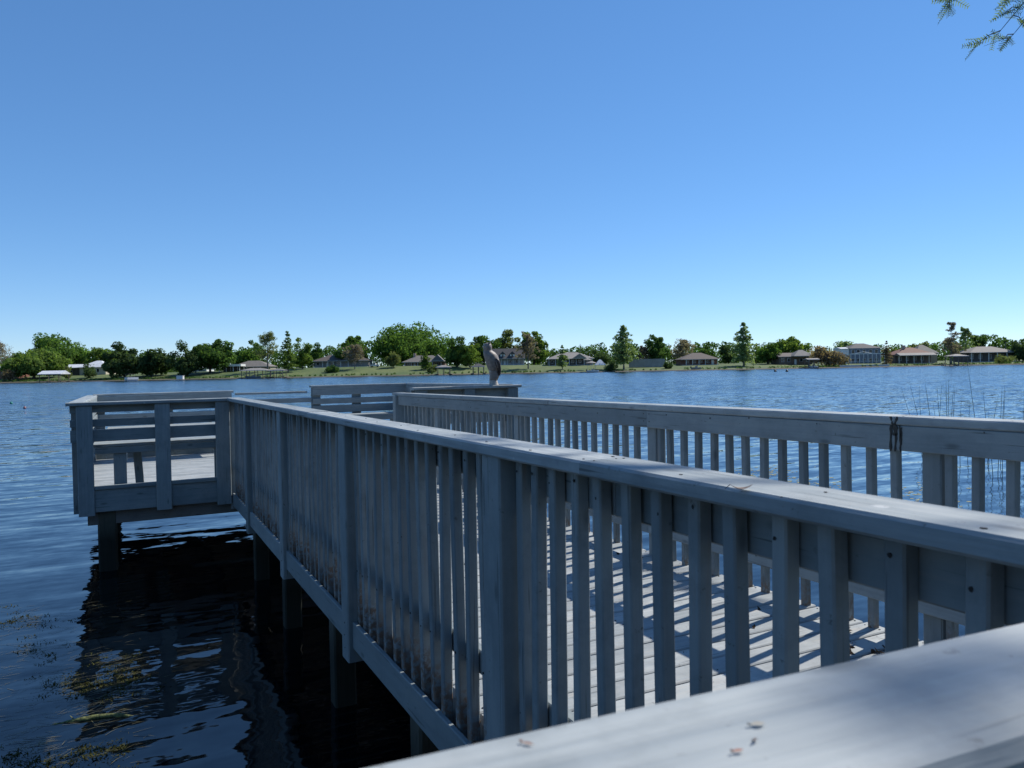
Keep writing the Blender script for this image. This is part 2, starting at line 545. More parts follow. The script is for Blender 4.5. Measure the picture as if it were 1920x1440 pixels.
# --- walkway deck
DECK = 1.03
WX0, WX1 = 1.135, 3.20
Y_END = 9.50
deck = thing("walkway_deck", "grey painted plank deck of the walkway between the two railings", "deck", D(2.15, 5, DECK))
y = 0.52
while y < Y_END - 0.15:
    yc = y + .07
    dz = random.uniform(-.0015, .0015)
    board("deck_board", D(WX0 + random.uniform(-.006, .004), yc, DECK + .019 + dz), D(WX1 + random.uniform(-.004, .006), yc + random.uniform(-.0015, .0015), DECK + .019 + dz), 0.1325, 0.038, (0, 1, 0), PAINT_DECK, deck, ch=.005)
    y += 0.1475
for x in (1.16, 2.17, 3.17):
    board("joist", D(x, 0.45, DECK + .134), D(x, Y_END - .05, DECK + .134), 0.19, 0.045, (0, 0, 1), JOIST, deck)
for yy in (1.75, 3.44, 5.05, 6.76, 8.45):
    board("cross_beam", D(1.19, yy, DECK + .325), D(3.15, yy, DECK + .325), 0.19, 0.09, (0, 0, 1), JOIST, deck)
    for x in (1.20, 3.14):
        board("piling", (x + random.uniform(-.01, .01), yy - .12, -1.6), (x, yy - .12, CAPZ - DECK - .235 - SLOPE * yy), .14, .14, (1, 0, 0), RAW, deck, ch=.012)
sp = []
for k in range(62):
    yc = 0.52 + .07 + k * .1475
    if yc > Y_END - .2: break
    for x in (1.165, 2.165, 3.165):
        for dy in (-.04, .04):
            sp.append(D(x + random.uniform(-.01, .01), yc + dy, DECK - .001))
screws(deck, sp, 'z')

# --- walkway railings
POSTS_L = [2.24, 4.18, 6.14, 8.10]
POSTS_R = [0.25, 2.19, 4.21, 6.23, 8.25]
def walk_rail(name, label, side, posts, spacing, y0, y1, cap_cuts, board_cuts):
    """side -1: outer side to -X (left rail); +1: outer side to +X (right rail)"""
    s = side
    x_in = 1.165 if s < 0 else 3.105            # inner edge of the cap
    X = lambda off: x_in + s * off
    up = 0.0 if s < 0 else 0.010                # the right cap sits a touch lower
    pw = .135 if s < 0 else .092
    t = thing(name, label, "railing", D(X(.07), (y0 + y1) / 2, 1.2))
    cuts = [y0 - .03] + cap_cuts + [y1 + .05]
    for a, b in zip(cuts[:-1], cuts[1:]):
        wob = random.uniform(-.003, .003)
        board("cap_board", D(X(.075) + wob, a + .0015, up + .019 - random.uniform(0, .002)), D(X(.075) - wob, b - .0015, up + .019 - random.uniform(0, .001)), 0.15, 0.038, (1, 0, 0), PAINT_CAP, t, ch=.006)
    cuts = [y0] + board_cuts + [y1 - .02]
    for a, b in zip(cuts[:-1], cuts[1:]):
        board("upper_rail", D(X(.023), a + .001, up + .0385 + .0575), D(X(.023), b - .001, up + .0385 + .0575), 0.114, 0.036, (0, 0, 1), PAINT, t)
        board("lower_rail", D(X(.023), a + .001, .83), D(X(.023), b - .001, .83), 0.089, 0.036, (0, 0, 1), PAINT, t)
    for py in posts:
        board("post", D(X(.0865), py, up + .040), D(X(.0865), py, 1.335), pw, 0.089, (0, 1, 0), PAINT, t, ch=.006, jit=.006)
        edges = sorted(posts)
    ys = [y0] + sorted(posts) + [y1]
    pts = []
    for a, b in zip(ys[:-1], ys[1:]):
        a2 = a + (pw / 2 if a in posts else 0.0); b2 = b - (pw / 2 if b in posts else .0)
        n = max(1, int(round((b2 - a2) / spacing)))
        step = (b2 - a2) / n
        lst = ([a2 + .026] if s < 0 else []) + [a2 + step * k for k in range(1, n)] + ([b2 - .03] if b in posts else [])
        for yb in lst:
            yb += random.uniform(-.006, .006)
            board("baluster", D(X(.0625), yb, up + .0395), D(X(.0625), yb, 1.20), 0.038, 0.038, (0, 1, 0), PAINT_BAL, t, ch=.004, jit=.05)
            if s < 0:
                pts.append(D(X(.0822), yb + random.uniform(-.008, .008), .09 + random.uniform(-.02, .02)))
                pts.append(D(X(.0822), yb + random.uniform(-.008, .008), .83 + random.uniform(-.02, .02)))
        # outer rim board between posts
        board("rim_board", D(X(.094), a2 + .002, 1.185), D(X(.094), b2 - .002, 1.185), 0.145, 0.024, (0, 0, 1), PAINT, t)
    if s > 0:
        for yb in np.arange(y0 + .3, y1, .41):
            pts.append(D(X(.004), yb + random.uniform(-.1, .1), .075 + random.uniform(-.02, .02)))
            pts.append(D(X(.004), yb + random.uniform(-.1, .1), .82 + random.uniform(-.02, .02)))
        for yb in board_cuts:
            for q in (-.03, .03):
                for z in (.07, .12):
                    pts.append(D(X(.004), yb + q, z))
    else:
        for py in posts:
            for z in (1.13, 1.2, 1.27):
                pts.append(D(X(.132), py + random.uniform(-.02, .02), z))
    screws(t, pts, 'x')
    cs = [D(X(.075) + random.uniform(-.05, .05), yb, up - .0005) for yb in np.arange(y0 + .2, y1, .33)]
    for yb in cap_cuts:
        cs += [D(X(.075) + q, yb + r, up - .0005) for q in (-.045, .045) for r in (-.025, .025)]
    screws(t, cs, 'z')
    return t
rail_l = walk_rail("walkway_railing", "grey railing nearest the viewer along the shaded left side of the walkway", -1, POSTS_L, 0.1275, 0.45, Y_END - .04, [1.66, 4.95], [1.66, 4.95])
rail_r = walk_rail("walkway_railing", "grey railing along the right side of the walkway with black tar drips", 1, POSTS_R, 0.140, 0.0, Y_END + .02, [2.34, 5.55], [4.21, 7.2])
board("corner_post", D(1.105, Y_END + .03, .040), D(1.105, Y_END + .03, 1.3), .12, .13, (1, 0, 0), PAINT, rail_l, ch=.006)
# end post of the right railing
board("end_post", D(3.15, Y_END + .09, .040 + .010), D(3.15, Y_END + .09, 1.3), 0.14, 0.11, (1, 0, 0), PAINT, rail_r, ch=.006)
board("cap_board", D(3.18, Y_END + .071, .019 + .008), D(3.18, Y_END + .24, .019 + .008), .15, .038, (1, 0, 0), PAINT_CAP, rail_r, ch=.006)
# tar drips on the right railing
TAR = mat("black_tar", (0.006, 0.006, 0.007), 0.35)
def drip(y, d0, d1, w0, dy=0.0):
    mb = MB()
    n = 7
    vs, fs = [], []
    for k in range(n + 1):
        f = k / n
        yy = y + dy * f + random.uniform(-.002, .002)
        hw = w0 * (1 + .35 * math.sin(f * 9 + y * 40)) * (1 if k < n else .55) / 2
        dep = d0 + (d1 - d0) * f
        xoff = 3.1035 if dep < .047 else 3.1065
        for q in (-hw, hw):
            vs.append(D(xoff, yy + q, dep)); 
        for q in (-hw, hw):
            vs.append(D(xoff + .003, yy + q, dep))
    for k in range(n):
        a = 4 * k
        fs += [(a, a + 1, a + 5, a + 4), (a, a + 4, a + 6, a + 2), (a + 1, a + 3, a + 7, a + 5)]
    mb.add(vs, fs)
    o = mb.obj("tar_drip", TAR, rail_r, matrix=Matrix.Identity(4))
for (yy, a, b, ww, dy) in ((.012, .009, .048, .010, -.012), (-.022, .009, .048, .009, .014), (.012, .048, .168, .010, .006), (-.008, .048, .096, .022, .0), (-.012, .086, .168, .009, .004), (-.032, .048, .168, .008, -.002), (-.04, .056, .136, .006, .002)):
    yy += 2.345
    drip(yy, a, b, ww, dy)

# --- end platform
PX0, PX1, PY0, PY1 = -0.57, 4.76, 9.46, 14.0
pdeck = thing("platform_deck", "sunlit grey plank deck of the platform at the end of the dock", "deck", D(2.2, 11.7, DECK))
y = PY0 + .10
while y < PY1 - .12:
    board("deck_board", D(PX0 + .05, y + .07, DECK + .019), D(PX1 - .04, y + .07, DECK + .019 + random.uniform(-.002, .002)), 0.1325, 0.038, (0, 1, 0), PAINT_DECK, pdeck, ch=.005)
    y += .1475
for yy in (PY0 + .12, 11.7, PY1 - .2):
    board("cross_beam", D(PX0 + .14, yy, DECK + .20), D(PX1 - .14, yy, DECK + .20), 0.24, 0.09, (0, 0, 1), JOIST, pdeck)
for x in np.linspace(PX0 + .3, PX1 - .3, 8):
    board("joist", D(x, PY0 + .17, DECK + .13), D(x, PY1 - .25, DECK + .13), 0.18, 0.04, (0, 0, 1), JOIST, pdeck)
for (x, yy) in ((-.25, PY0 + .16), (1.5, PY0 + .16), (3.1, PY0 + .16), (4.6, PY0 + .16), (-.25, PY1 - .25), (2.2, PY1 - .25), (4.6, PY1 - .25), (-.25, 11.8), (4.6, 11.8)):
    board("piling", (x, yy, -1.6), (x + .01, yy, CAPZ - DECK - .06 - SLOPE * yy), .19, .19, (1, 0, 0), RAW, pdeck, ch=.02)

def slat_rail(name, label, a, b, posts, slats, dep0=0.0, cap_w=.15, fascia=True, inner=1, cap_over=(.03, .03), post_w=.155, cap=True, post_dep=1.23):
    """horizontal-slat railing from a to b (x, y); posts at fractions; inner=+1: inside lies to the left of a->b"""
    a, b = Vector((*a, 0)), Vector((*b, 0))
    dr = (b - a).normalized(); L_ = (b - a).length
    nr = Vector((-dr.y, dr.x, 0)) * inner
    P = lambda s, off, dep: D(*( (a + dr * s + nr * off).xy ), dep)
    t = thing(name, label, "railing", P(L_ / 2, 0, 1.2))
    if cap:
        board("cap_board", P(-cap_over[0], .055, dep0 + .018), P(L_ + cap_over[1], .055, dep0 + .018), cap_w, .036, nr, PAINT_CAP, t, ch=.005)
    for s in posts:
        board("post", P(s, .045, dep0 + .040), P(s, .045, post_dep), post_w, .085, dr, PAINT, t, ch=.006)
    for (d0, d1) in slats:
        board("slat", P(.0, .108, dep0 + (d0 + d1) / 2), P(L_, .108, dep0 + (d0 + d1) / 2 + random.uniform(-.003, .003)), d1 - d0, .036, (0, 0, 1), PAINT, t)
    if fascia:
        sp_ = sorted(posts)
        for s0, s1 in zip(sp_[:-1], sp_[1:]):
            board("fascia_board", P(s0 + post_w / 2 + .002, .05, 1.075), P(s1 - post_w / 2 - .002, .05, 1.075), .25, .04, (0, 0, 1), PAINT, t)
            board("toe_rail", P(s0 + post_w / 2 + .002, .045, .935), P(s1 - post_w / 2 - .002, .045, .935), .04, .07, (0, 0, 1), PAINT, t)
    return t
SL = [(.038, .118), (.19, .272), (.305, .435)]
slat_rail("platform_railing", "slatted railing left of the walkway facing the viewer, a bench behind it", (PX0, PY0 - .04), (1.06, PY0 - .04), [.14, .905, 1.54], SL, inner=1)
slat_rail("platform_railing", "slatted railing down the left edge of the end platform", (PX0 + .0, PY1 - .02), (PX0 + .0, PY0 + .09), [.12, 1.4, 2.8, 4.26], SL, inner=1, post_w=.13)
slat_rail("platform_railing", "slatted railing at the far left of the platform behind the bench", (1.58, PY1), (PX0 + .1, PY1), [.08, 1.0, 2.0], [(.038, .15), (.2, .29), (.33, .44)], dep0=-.015, inner=1)
slat_rail("platform_railing", "low open railing in the middle of the platform's lake side", (2.92, PY1), (1.62, PY1), [], [(.12, .20)], dep0=.03, cap_w=.09, fascia=False, inner=1, cap_over=(-.06, -.03))
slat_rail("platform_railing", "raised slatted railing at the back of the platform behind the far bench", (PX1, PY1), (2.95, PY1), [.1, 1.0, 1.74], [(.036, .18), (.235, .335), (.365, .50)], dep0=-.065, inner=1)
slat_rail("platform_railing", "slatted railing down the right edge of the end platform", (PX1 + .05, PY0 + .16), (PX1 + .05, PY1 - .10), [.1, 1.5, 2.9, 4.2], [(.036, .17), (.235, .335), (.365, .50)], dep0=-.065, inner=1, post_w=.13, cap_over=(-.01, .06))
slat_rail("platform_railing", "slatted railing right of the walkway's end where the owl stands", (3.30, PY0), (PX1 + .08, PY0), [.12, .80, 1.45], [(.036, .17), (.235, .335), (.365, .50)], dep0=-.055, inner=1, cap_over=(.0, .03))

def bench(name, label, x0, x1, y0, y1, dep, legs, along='x'):
    t = thing(name, label, "bench", D((x0 + x1) / 2, (y0 + y1) / 2, DECK))
    n = 3
    if along == 'x':
        wd = (y1 - y0) / n
        for k in range(n):
            yc = y0 + wd * (k + .5)
            board("seat_board", D(x0, yc, dep + .018), D(x1, yc, dep + .018 + random.uniform(-.002, .002)), wd - .008, .036, (0, 1, 0), PAINT_CAP, t)
        for x in legs:
            board("leg", D(x, y0 + .05, dep + .038), D(x, y0 + .05, DECK), .13, .038, (1, 0, 0), PAINT, t)
            board("leg", D(x + .17, y1 - .05, dep + .038), D(x + .20, y1 - .05, DECK), .09, .038, (1, 0, 0), PAINT, t)
        board("apron", D(x0 + .02, y0 + .012, dep + .075), D(x1 - .02, y0 + .012, dep + .075), .07, .03, (0, 0, 1), PAINT, t)
        board("apron", D(x0 + .02, y1 - .012, dep + .075), D(x1 - .02, y1 - .012, dep + .075), .07, .03, (0, 0, 1), PAINT, t)
    else:
        wd = (x1 - x0) / n
        for k in range(n):
            xc = x0 + wd * (k + .5)
            board("seat_board", D(xc, y0, dep + .018), D(xc, y1, dep + .018), wd - .008, .036, (1, 0, 0), PAINT_CAP, t)
        for yy in legs:
            board("leg", D(x0 + .05, yy, dep + .038), D(x0 + .05, yy, DECK), .13, .038, (0, 1, 0), PAINT, t)
            board("leg", D(x1 - .05, yy, dep + .038), D(x1 - .05, yy, DECK), .13, .038, (0, 1, 0), PAINT, t)
    return t
bench("platform_bench", "plank bench behind the slatted railing left of the walkway", -.36, 1.12, PY0 + .12, PY0 + .54, .47, [-.10, .95])
bench("platform_bench", "plank bench along the lake side of the platform's left half", -.30, 1.5, PY1 - .80, PY1 - .18, .505, [-.1, 1.3])
bench("platform_bench", "plank bench in front of the raised railing at the platform's back right", 3.0, 4.6, PY1 - .62, PY1 - .18, .46, [3.15, 4.3])

# --- landing in front, where the viewer stands
ldeck = thing("landing_deck", "grey plank deck of the landing behind the nearest rail", "deck", D(0.5, -1.3, DECK))
y = -2.75
while y < 0.35:
    board("deck_board", D(-2.0, y + .07, DECK + .019), D(3.2, y + .07, DECK + .019), 0.1325, 0.038, (0, 1, 0), PAINT_DECK, ldeck, ch=.005)
    y += .1475
for x in (-1.9, -.6, .7, 2.0, 3.1):
    board("joist", D(x, -2.7, DECK + .134), D(x, .38, DECK + .134), 0.19, 0.045, (0, 0, 1), JOIST, ldeck)
for x in (-1.9, 1.0):
    for yy in (-2.2, .25):
        board("piling", (x, yy, -1.2), (x, yy, CAPZ - DECK - .24), .15, .15, (1, 0, 0), RAW, ldeck, ch=.015)
lr = thing("landing_railing", "wide grey rail cap nearest the viewer crossing the bottom right corner", "railing", D(-.4, .36, 1.2))
LY = lambda x: .375 - .064 * x       # centre line of the landing's cap
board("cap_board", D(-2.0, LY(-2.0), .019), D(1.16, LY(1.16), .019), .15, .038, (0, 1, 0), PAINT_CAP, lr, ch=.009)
board("upper_rail", D(-2.0, LY(-2) - .03, .10), D(1.08, LY(1.08) - .03, .10), .114, .036, (0, 0, 1), PAINT, lr)
board("lower_rail", D(-2.0, LY(-2) - .03, .83), D(1.08, LY(1.08) - .03, .83), .089, .036, (0, 0, 1), PAINT, lr)
for x in (-1.9, -.5, 1.10):
    board("post", D(x, LY(x) + .034, .04), D(x, LY(x) + .034, 1.3), .089, .089, (1, 0, 0), PAINT, lr, ch=.006)
x = -1.78
while x < 1.0:
    if abs(x + .5) > .08:
        board("baluster", D(x, LY(x) + .009, .043), D(x, LY(x) + .009, 1.2), .038, .038, (1, 0, 0), PAINT_BAL, lr, jit=.02)
    x += .1275

# ------------------------------------------------------------------ owl decoy on the platform rail
def owl():
    k = 0.000729
    d = 10.75
    px = 927
    wx, wy = ground_xy(px, d)
    wx, wy = 4.49, PY0 + .055
    zb = D(wx, wy, -.055).z
    # local frame: x to the viewer's right, y away
    t = thing("owl_decoy", "brown plastic owl decoy standing on the rail at the platform's right corner", "owl decoy", (wx, wy, zb), -PSI)
    PLAST = plain("owl_plastic", (0.21, 0.175, 0.15), 0.55, 0, 0.3, 26, .004)
    PALE = plain("owl_base", (0.40, 0.36, 0.31), 0.7, 0, 0.25, 20, .002)
    DARKP = plain("owl_dark", (0.05, 0.036, 0.03), 0.5, 0, 0.5, 30, .003)
    def ring(zx0, zx1, zy, dep=None):
        cx = ((zx0 + zx1) / 2 - 900) * k; r = (zx1 - zx0) / 2 * k
        return (cx, 0, (1060 - zy) * k, r, dep if dep else r * .9)
    mb = MB(); rings_mesh(mb, [ring(792, 985, 1062), ring(800, 975, 1050), ring(803, 960, 1000), ring(806, 950, 962)], 16)
    mb.obj("pedestal", PALE, t, True)
    mb = MB(); rings_mesh(mb, [ring(806, 958, 962), ring(806, 975, 930), ring(808, 992, 890), ring(806, 992, 850), ring(802, 980, 810), ring(795, 985, 775)], 16)
    mb.obj("perch", PLAST, t, True)
    mb = MB()
    rings_mesh(mb, [ring(830, 930, 800), ring(792, 985, 778, .07), ring(772, 1010, 730, .082), ring(752, 1012, 670, .092), ring(735, 1000, 600, .1), ring(718, 985, 540, .1), ring(704, 962, 490, .096), ring(699, 925, 445, .086), ring(706, 882, 418, .066), ring(704, 862, 396, .064), ring(698, 866, 370, .074), ring(704, 864, 320, .076), ring(716, 852, 290, .068), ring(740, 832, 268, .045), ring(770, 805, 260, .02)], 18)
    mb.obj("body", PLAST, t, True)
    # wings, each a curved plate along the flank
    for s in (-1, 1):
        mb = MB()
        rr = []
        for zy, c, hx, yy in ((560, 950, 26, .080), (600, 958, 46, .088), (640, 964, 50, .088), (680, 972, 48, .080), (720, 985, 42, .066), (790, 1003, 26, .045), (865, 1004, 10, .028)):
            rr.append(((c - 900) * k, s * yy, (1060 - zy) * k, hx * k, .018))
        rings_mesh(mb, rr, 10)
        wg = mb.obj("wing", DARKP, t, True)
        # feather ridges
        for q in range(3):
            mb = MB()
            mb.tube([((935 + q * 20 - 900) * k, s * (.099 - q * .004), (1060 - 600) * k), ((952 + q * 18 - 900) * k, s * (.100 - q * .004), (1060 - 660) * k), ((965 + q * 14 - 900) * k, s * (.082 - q * .004), (1060 - 740) * k)], [.004, .008, .004], 6)
            mb.obj("feather", PLAST, wg, True, matrix=PW[t.name])
        # ear tuft
        mb = MB(); mb.tube([((806 - 900) * k, s * .035, (1060 - 285) * k), ((826 - 900) * k, s * .05, (1060 - 262) * k), ((836 - 900) * k, s * .056, (1060 - 238) * k)], [.018, .012, .002], 8)
        mb.obj("ear_tuft", PLAST, t, True)
        # eye
        mb = MB(); rings_mesh(mb, [((730 - 900) * k, s * .043, (1060 - 338) * k + q, math.sqrt(max(1e-6, .014 ** 2 - q * q)), math.sqrt(max(1e-6, .014 ** 2 - q * q))) for q in (-.0139, -.01, -.005, 0, .005, .01, .0139)], 10)
        mb.obj("eye", plain("owl_eye%d" % s, (.35, .22, .03), .2, 0, .1), t, True)
        # foot
        mb = MB(); rings_mesh(mb, [((845 - 900) * k, s * .032, (1060 - 800) * k + q, .03 * math.sqrt(max(.002, 1 - (q / .026) ** 2)), .02 * math.sqrt(max(.002, 1 - (q / .026) ** 2))) for q in (-.0259, -.015, 0, .015, .0259)], 10)
        mb.obj("foot", PALE, t, True)
    mb = MB(); mb.tube([((712 - 900) * k, 0, (1060 - 330) * k), ((697 - 900) * k, 0, (1060 - 335) * k), ((692 - 900) * k, 0, (1060 - 352) * k)], [.018, .012, .002], 8)
    mb.obj("beak", plain("owl_beak", (.4, .37, .32), .4, 0, .1), t, True)
    mb = MB(); rings_mesh(mb, [((1000 - 900) * k, 0, (1060 - zy) * k, hx, hy) for zy, hx, hy in ((700, .012, .05), (760, .016, .05), (830, .014, .045), (880, .006, .035))], 10)
    mb.obj("tail", DARKP, t, True)
owl()

# ------------------------------------------------------------------ trees
BARK = plain("bark", (0.085, 0.07, 0.055), 0.9, 0, 0.4, 2.0)
BARK_GREY = plain("bark_grey", (0.16, 0.14, 0.12), 0.9, 0, 0.35, 2.0)
LEAF = {
    'dark': leaf_mat("leaf_dark", (0.075, 0.115, 0.05), trans=.5),
    'deep': leaf_mat("leaf_deep", (0.079, 0.138, 0.042), trans=.5),
    'mid': leaf_mat("leaf_mid", (0.110, 0.186, 0.048), trans=.5),
    'fresh': leaf_mat("leaf_fresh", (0.14, 0.205, 0.055), trans=.5),
    'bright': leaf_mat("leaf_bright", (0.185, 0.255, 0.06), trans=.5),
    'olive': leaf_mat("leaf_olive", (0.182, 0.206, 0.087), trans=.5),
    'grey': leaf_mat("leaf_greyish", (0.244, 0.206, 0.182), trans=.5),
    'brown': leaf_mat("leaf_brown", (0.251, 0.190, 0.135), trans=.5),
    'palegreen': leaf_mat("leaf_palegreen", (0.235, 0.30, 0.15), trans=.55),
}

def leaf_cloud(centres, radii, per, size, rng, flat=0.0, squash=0.8, elong=1.0):
    """leaf-sized faces on and in clumps; returns verts, faces (quads, bent along the middle is not needed at this size)"""
    V, Fc = [], []
    for c, r in zip(centres, radii):
        n = per
        d = rng.normal(size=(n, 3)); d /= np.linalg.norm(d, axis=1)[:, None]
        rad = r * (0.45 + 0.6 * rng.random(n) ** 0.6)
        pos = np.array(c)[None] + d * rad[:, None] * np.array([1, 1, squash])
        nr = d * (1 - flat) + rng.normal(size=(n, 3)) * 0.55 + np.array([0, 0, flat + .25])
        nr /= np.linalg.norm(nr, axis=1)[:, None]
        a = np.cross(nr, rng.normal(size=(n, 3))); a /= np.linalg.norm(a, axis=1)[:, None]
        b = np.cross(nr, a)
        s = size * (0.55 + 0.8 * rng.random(n))
        A = a * s[:, None] * elong; B = b * s[:, None] * 0.72
        q = np.stack([pos - A, pos - B * .9 + A * .15, pos + A, pos + B + A * .1], 1).reshape(-1, 3)
        V.append(q)
    V = np.concatenate(V)
    Fc = np.arange(len(V)).reshape(-1, 4)
    return V, Fc

def np_mesh(name, V, Fc, material, parent, matrix=None):
    me = bpy.data.meshes.new(name)
    n = len(V); m = len(Fc)
    me.vertices.add(n); me.vertices.foreach_set('co', V.astype(np.float32).ravel())
    me.loops.add(m * 4); me.loops.foreach_set('vertex_index', Fc.astype(np.int32).ravel())
    me.polygons.add(m); me.polygons.foreach_set('loop_start', np.arange(m, dtype=np.int32) * 4)
    me.update(); me.validate()
    me.materials.append(material)
    o = bpy.data.objects.new(name, me); COL.objects.link(o)
    put(o, matrix if matrix is not None else (PW[parent.name] if parent is not None else Matrix.Identity(4)), parent)
    return o

def tree(kind, x0, x1, top, d, leaf, label, seed, cb=0.22, group=None, dens=1.0, lean=0.0):
    rng = np.random.default_rng(seed)
    pc = (x0 + x1) / 2
    X, Y = ground_xy(pc, d)
    zb = terrain_z(pc, d) - 0.15
    h = zpix(pc, top, d) - zb
    wd = (x1 - x0) / 1440 * d
    name = {'oak': 'oak_tree', 'cypress': 'cypress_tree', 'bare': 'bare_tree', 'bush': 'shrub', 'narrow': 'cypress_tree'}[kind]
    t = thing(name, label, 'shrub' if kind == 'bush' else 'tree', (X, Y, zb), rng.random() * 6, group)
    tr = MB()
    if kind in ('oak', 'bush'):
        if kind == 'bush': cb = min(cb, .05)
        cb = cb * .55
        cz0, cz1 = h * cb, h * 1.02
        C, Rr = [], []
        br = wd * (0.15 if kind == 'oak' else .2) * (1.0 if wd < 16 else .82)
        nc = int((40 if kind == 'oak' else 18) * max(1.0, min(2.4, wd / 12)))
        zc = cz0 + (cz1 - cz0) * .36
        ru, rd, rh = cz1 - zc - br * .5, zc - cz0 - br * .45, wd / 2 - br * .45
        skew = rng.normal(size=2) * .12
        for i in range(nc):
            dv = rng.normal(size=3); dv /= np.linalg.norm(dv)
            u = rng.random() ** 0.42 * (0.9 + .16 * rng.random())
            zz = dv[2] * u
            C.append((dv[0] * u * rh + skew[0] * wd * max(0, zz), dv[1] * u * rh + skew[1] * wd * max(0, zz), zc + zz * (ru if zz > 0 else max(rd, .2))))
            Rr.append(br * (0.62 + .7 * rng.random()))
        sz = max(.26, min(.6, wd * .034))
        V, Fc = leaf_cloud(C, Rr, int(100 * dens), sz, rng)
        rt = max(.12, wd * .022)
        zt = cz0 + (cz1 - cz0) * .45
        tr.tube([(0, 0, -.3), (rt * .3, 0, cz0 * .5 + .3), (lean, 0, max(cz0, h * .2)), (lean * 1.4, rt, zt)], [rt * 1.4, rt, rt * .85, rt * .35], 7)
        for i in range(6 if kind == 'oak' else 3):
            c = C[i]
            tr.tube([(lean * .8, 0, max(cz0 * .8, .4)), (c[0] * .45, c[1] * .45, (max(cz0, .5) + c[2]) / 2), c], [rt * .6, rt * .4, rt * .12], 5)
        tmat = BARK
    elif kind in ('cypress', 'narrow'):
        lv = int(19 if kind == 'cypress' else 12)
        C, Rr = [], []
        rt = max(.16, h * .016)
        tr.tube([(0, 0, -.3), (0, 0, h * .12), (.1, 0, h * .5), (0, .1, h * .99)], [rt * 1.8, rt, rt * .65, rt * .1], 7)
        for i in range(lv):
            f = min(.99, cb + (1 - cb) * (i + rng.random() * 1.3) / lv)
            g = (f - cb) / (1 - cb)
            if kind == 'cypress':
                ln = wd / 2 * (0.55 + .45 * math.sin(min(1, g / .35) * math.pi / 2)) * (1 - g ** 1.7) + .25
            else:
                ln = wd / 2 * (1 - g ** 2.2) + .15
            nb = 6 if g < .7 else 4
            p0 = rng.random() * 6.28
            for k in range(nb):
                ph = p0 + 6.283 * k / nb + rng.normal() * .2
                l2 = ln * (0.45 + .65 * rng.random())
                dz = l2 * (rng.normal() * .16 + (.12 if g > .55 else -.06))
                e = (l2 * math.cos(ph), l2 * math.sin(ph), h * f + dz)
                tr.tube([(0, 0, h * f), (e[0] * .5, e[1] * .5, h * f + dz * .2), e], [rt * .3, rt * .17, rt * .05], 4, False)
                m = max(2, int(l2 / (wd * .10)))
                for j in range(m):
                    q = (j + .8) / m
                    C.append((e[0] * q, e[1] * q, h * f + dz * q * q + rng.normal() * wd * .02))
                    Rr.append(max(.32, wd * .075) * (.6 + .7 * rng.random()) * (1 if g < .6 else .62))
        V, Fc = leaf_cloud(C, Rr, int(11 * dens), max(.2, min(.36, wd * .028)), rng, flat=.35, squash=.7, elong=1.25)
        tmat = BARK_GREY
    else:  # bare, twiggy crown
        rt = max(.14, h * .017)
        tr.tube([(0, 0, -.3), (.05, 0, h * .3), (0, .05, h * .6), (0, 0, h * .95)], [rt * 1.4, rt, rt * .6, rt * .1], 7)
        C, Rr = [], []
        for i in range(34):
            f = cb + (.98 - cb) * rng.random()
            g = (f - cb) / (1 - cb)
            ln = wd / 2 * (1 - .75 * g ** 1.6) * (.6 + .5 * rng.random())
            ph = rng.random() * 6.28
            up = ln * (.25 + .4 * rng.random())
            e = Vector((ln * math.cos(ph), ln * math.sin(ph), min(h, h * f + up)))
            b0 = Vector((0, 0, h * f))
            mid = b0.lerp(e, .5) + Vector((0, 0, -up * .12))
            tr.tube([b0, mid, e], [rt * .35, rt * .2, rt * .06], 4, False)
            for j in range(5):
                s = b0.lerp(e, .35 + .13 * j)
                e2 = s + Vector((rng.normal() * ln * .22, rng.normal() * ln * .22, abs(rng.normal()) * ln * .25))
                tr.tube([s, e2], [rt * .12, rt * .03], 3, False)
                C.append(tuple(e2)); Rr.append(max(.3, wd * .06))
        V, Fc = leaf_cloud(C, Rr, int(9 * dens), .2, rng, elong=1.7)
        tmat = BARK_GREY
    tr.obj("trunk", tmat, t, False)
    np_mesh("crown", V, Fc, LEAF[leaf], t)
    return t

